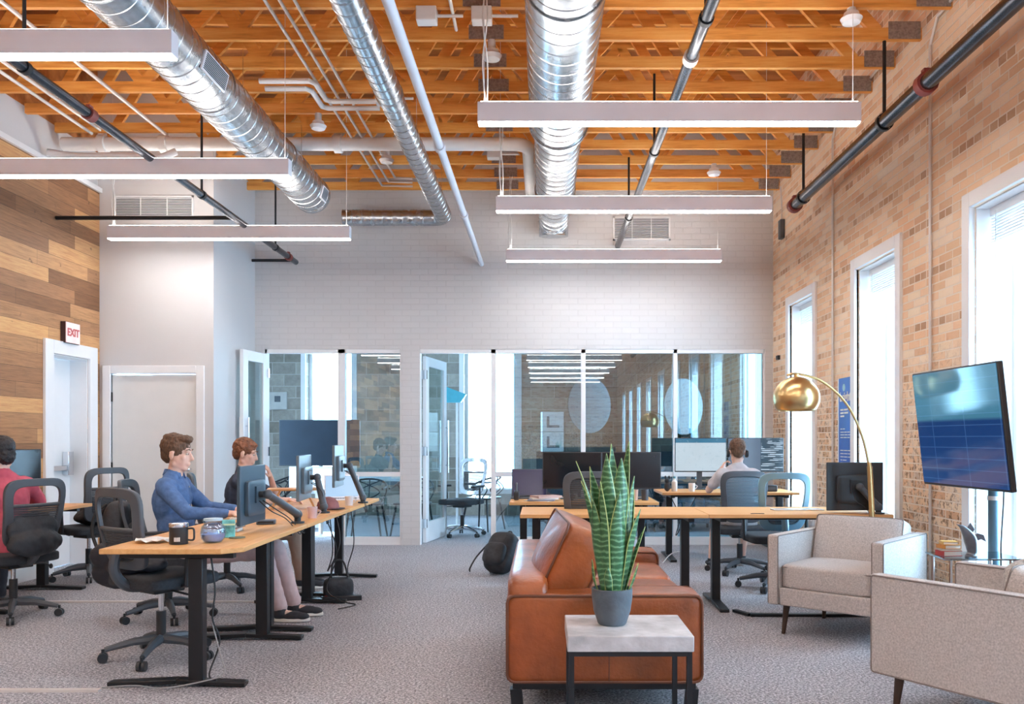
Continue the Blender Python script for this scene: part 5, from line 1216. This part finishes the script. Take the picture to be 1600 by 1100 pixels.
cable('black cable coiled down to the middle desk foot', [(-1.70,6.75,.70),(-1.62,6.8,.40),(-1.70,6.8,.12),(-1.55,6.75,.03),(-1.45,6.7,.015),(-1.55,6.55,.012)])
cable('black cable below the desk with the dark monitors', [(.0,8.3,.70),(.1,8.3,.55),(.3,8.3,.62),(.5,8.3,.5),(.7,8.3,.68)])
cable('black cable below the desk of the man with headphones', [(1.4,9.6,.70),(1.5,9.5,.45),(1.45,9.4,.25),(1.6,9.5,.5),(1.7,9.5,.7)])
cable('white cable loop on the carpet by the far desk foot', [(1.25,9.0,.01),(1.35,9.05,.1),(1.45,9.0,.12),(1.5,9.0,.01)], M['cablew'])
pb = thing('power_strip', 'black power strip on the carpet below the middle desk', 'power strip', (-1.62,6.95,0), .3); MB().bb(-.16,.16,-.03,.03,0,.04).build('strip_body', M['blackplastic'], pb, bevel=.006); MB().bb(-.13,-.11,-.01,.01,.04,.046).build('switch', M['red'], pb)
hb_ = thing('tote_bag', 'small black bag slumped under the far desk row', 'bag', (-1.66,7.02,0), .4); MB().pad((0,.0,.09),(.22,.12,.17),.4,(.1,.2,0),n=10).build('bag_body', M['bag'], hb_, smooth=60); MB().tube(bez([(-.06,0,.16),(-.04,0,.30),(.04,0,.30),(.08,0,.15)],6),.008,6).build('bag_handle', M['cable'], hb_)
wb = thing('waste_bin', 'white bin under the long desks beyond the sofa', 'bin', (.86,8.62,0)); MB().lathe([(.0001,0),(.10,0),(.13,.30),(.125,.30),(.095,.01),(.0001,.01)],n=28).build('bin_body', M['trim'], wb); MB().lathe([(.125,.295),(.136,.295),(.136,.31),(.125,.31)],n=28).build('rim', M['trim'], wb)

# ============================================================ MEETING ROOM
def wire_chair(label, loc, rz, sc=1.0):
    r = thing('wire_armchair', label, 'chair', loc, rz, 'black open frame chairs in the meeting room'); b = M['black']
    MB().pad((0,0,.46*sc),(.44*sc,.42*sc,.03),.3,n=8).build('seat', b, r, smooth=60)
    for sx in (-1,1):
        for sy in (-1,1): MB().tube([(sx*.17*sc,sy*.16*sc,.46*sc),(sx*.24*sc,sy*.22*sc,0)],[.016,.011],8).build('leg', b, r)
    MB().tube([(-.25*sc,.20*sc,.66*sc)]+[(.26*sc*math.cos(a),-.02-.22*sc*math.sin(a),(.67+.10*math.sin(a))*sc) for a in [PI-PI*i/14 for i in range(15)]]+[(.25*sc,.20*sc,.66*sc)],.013,8).build('backrest_rail', b, r)
    g = MB()
    for i in range(5):
        a = PI*(.1+.8*i/4); x0 = .19*sc*math.cos(a); g.tube(bez([(x0,-.10*math.sin(a)-.06,.47*sc),(x0*1.4*(-1 if i in (1,3) else 1)*.9,-.2*sc,.6*sc),(.25*sc*math.cos(a),-.02-.22*sc*math.sin(a),(.67+.10*math.sin(a))*sc)],5),.009,6)
    g.build('backrest_lattice', b, r); return r
wire_chair('black open frame chair at the meeting table, seat turned to the doorway', (-2.30,11.25,0), PI)
wire_chair('black open frame chair at the meeting table close to the glass pane', (-1.70,11.30,0), PI*.95)
wire_chair('black open frame chair at the far end of the meeting table', (-3.80,12.2,0), PI*.5)
wire_chair('black open frame chair behind the open glazed door', (-.85,12.35,0), PI*.35)
t = thing('meeting_table', 'white meeting table behind the first glass pane', 'table', (-2.45,12.3,0)); MB().bb(-.95,.75,-.45,.45,.72,.75).build('tabletop', M['trim'], t, bevel=.005)
for x,y in ((-.85,-.35),(.65,-.35),(.65,.35),(-.85,.35)): MB().bb(x-.025,x+.025,y-.025,y+.025,0,.72).build('leg', M['cpipe'], t)
office_chair('chrome based office chair behind the open glazed door', (-1.08,11.6,0), math.radians(150), M['chrome'], M['mesh'], group='meeting room office chair')
r = thing('meeting_screen', 'large dark screen on a stand in the meeting room', 'screen', (-3.0,11.62,0))
MB().bb(-.54,.54,-.02,.03,.94,1.56).build('bezel', M['blackplastic'], r, bevel=.005); MB().bb(-.53,.53,-.022,-.0205,.95,1.55).build('screen', mat('screen_slate',(.010,.018,.03),.45,spec=.2,emis=(.03,.07,.12),es=.06), r)
MB().cyl((0,.06,0),(0,.06,1.3),.03,n=12).build('stand_pole', M['cpipe'], r); MB().bb(-.3,.3,-.2,.3,0,.02).build('stand_base', M['cpipe'], r); MB().bb(-.42,.42,.03,.045,.62,.93).build('whiteboard_tray', M['trim'], r)
r = thing('thermostat_panel', 'small white control panel on the block wall', 'control panel', (-4.5,14.69,1.95)); MB().bb(-.16,.16,-.03,0,-.15,.15).build('panel_body', mat('panel_grey',(.5,.49,.46),.5), r, bevel=.005); MB().bb(-.05,.05,-.034,-.03,-.02,.08).build('display', M['greyplastic'], r)
r = thing('standing_lamp', 'slim white standing lamp with cyan shade in the meeting room', 'floor lamp', (-1.27,12.8,0)); MB().cyl((0,0,0),(0,0,1.86),.018,n=10).build('pole', M['trim'], r); MB().lathe([(.0001,0),(.14,0),(.14,.02),(.0001,.02)],n=24).build('base', M['trim'], r)
MB().prism([(-.28,-.10),(.02,-.10),(.10,.02),(-.22,.14)],-.09,.09,Matrix(((1,0,0),(0,0,1),(0,1,0)))).build('lamp_shade', mat('cyan_shade',(.08,.42,.52),.5), r).location = (.04,0,1.94)
for i,(x,lb) in enumerate(((.60,'round frosted panel hanging behind the middle glass panes'),(1.80,'round frosted panel hanging behind the glass nearest the brick wall'))):
    r = thing('hanging_disc', lb, 'panel', (x,11.05,1.735 if i == 0 else 1.715), math.radians(38), 'round panels hanging in the meeting room')
    MB().cyl((0,-.006,0),(0,.006,0),.36,n=56).build('disc', mat('frosted_disc',(.36,.42,.45),.6,var=.03), r, bevel=.002)
    for s_ in (-1,1): MB().cyl((s_*.15,0,.32),(s_*.15,0,3.02-1.72),.002,n=5).build('cable', M['cablew'], r)
# shelving, dark cabinets and boxes deep in the room
r = thing('cabinet', 'low dark cabinet deep in the meeting room', 'cabinet', (1.1,13.9,0)); MB().bb(-1.2,1.2,-.3,.3,0,1.1).build('cabinet_body', mat('cabinet_navy',(.02,.04,.06),.5), r, bevel=.006)
for i in range(4): MB().bb(-1.17+i*.6,-.62+i*.6,-.315,-.30,.05,1.05).build('door', mat('cabinet_door',(.025,.05,.07),.45), r, bevel=.004)
for i,(z0,lb) in enumerate(((1.10,'white box, lower of two on the dark cabinet'),(1.42,'white box, upper of two on the dark cabinet'))):
    r = thing('storage_box', lb, 'box', (.15,13.82,z0), .1, 'white boxes on the dark cabinet'); MB().bb(-.17,.17,-.14,.14,0,.31).build('box_body', M['trim'], r, bevel=.004)
    MB().bb(-.10,.10,-.146,-.14,.06,.10).bb(-.10,-.06,-.146,-.14,.06,.24).build('printed_mark', mat('mark_grey',(.18,.2,.24),.5), r)
for i in range(3):
    r = thing('lounge_seat', ['slate lounge seat behind the glass, nearest the dark cabinet end','slate lounge seat in the middle behind the glass','slate lounge seat behind the glass nearest the brick wall'][i], 'seat', (.4+.85*i,12.4,0), PI, 'slate lounge seats')
    MB().bb(-.38,.38,-.35,.35,.12,.44).build('seat_base', mat('slate_cloth',(.06,.09,.12),.9), r, bevel=.03); MB().bb(-.38,.38,-.38,-.22,.44,.85).build('backrest', mat('slate_cloth',(.06,.09,.12),.9), r, bevel=.03)
    for sx in (-1,1):
        for sy in (-1,1): MB().cyl((sx*.32,sy*.3,.12),(sx*.32,sy*.3,0),.018,n=8).build('leg', M['walnut'], r)
pl = thing('potted_plant', 'leafy dark green plant deep in the meeting room', 'plant', (2.2,13.9,1.1-.0)); MB().lathe([(.0001,0),(.08,0),(.1,.16),(.0001,.16)],n=20).build('pot', M['potm'], pl); random.seed(11)
lf = MB()
for i in range(40):
    a = random.uniform(0,2*PI); h = random.uniform(.1,.45); q = Vector((math.cos(a)*random.uniform(.05,.25), math.sin(a)*random.uniform(.05,.2), .16+h)); lf.ell(q,(.06,.025,.01),Euler((random.uniform(-1,1),random.uniform(-1,1),a)).to_matrix(),n=6,m=4).cyl((0,0,.14),q,.003,n=4)
lf.build('foliage', mat('foliage_dark',(.03,.08,.04),.6), pl)
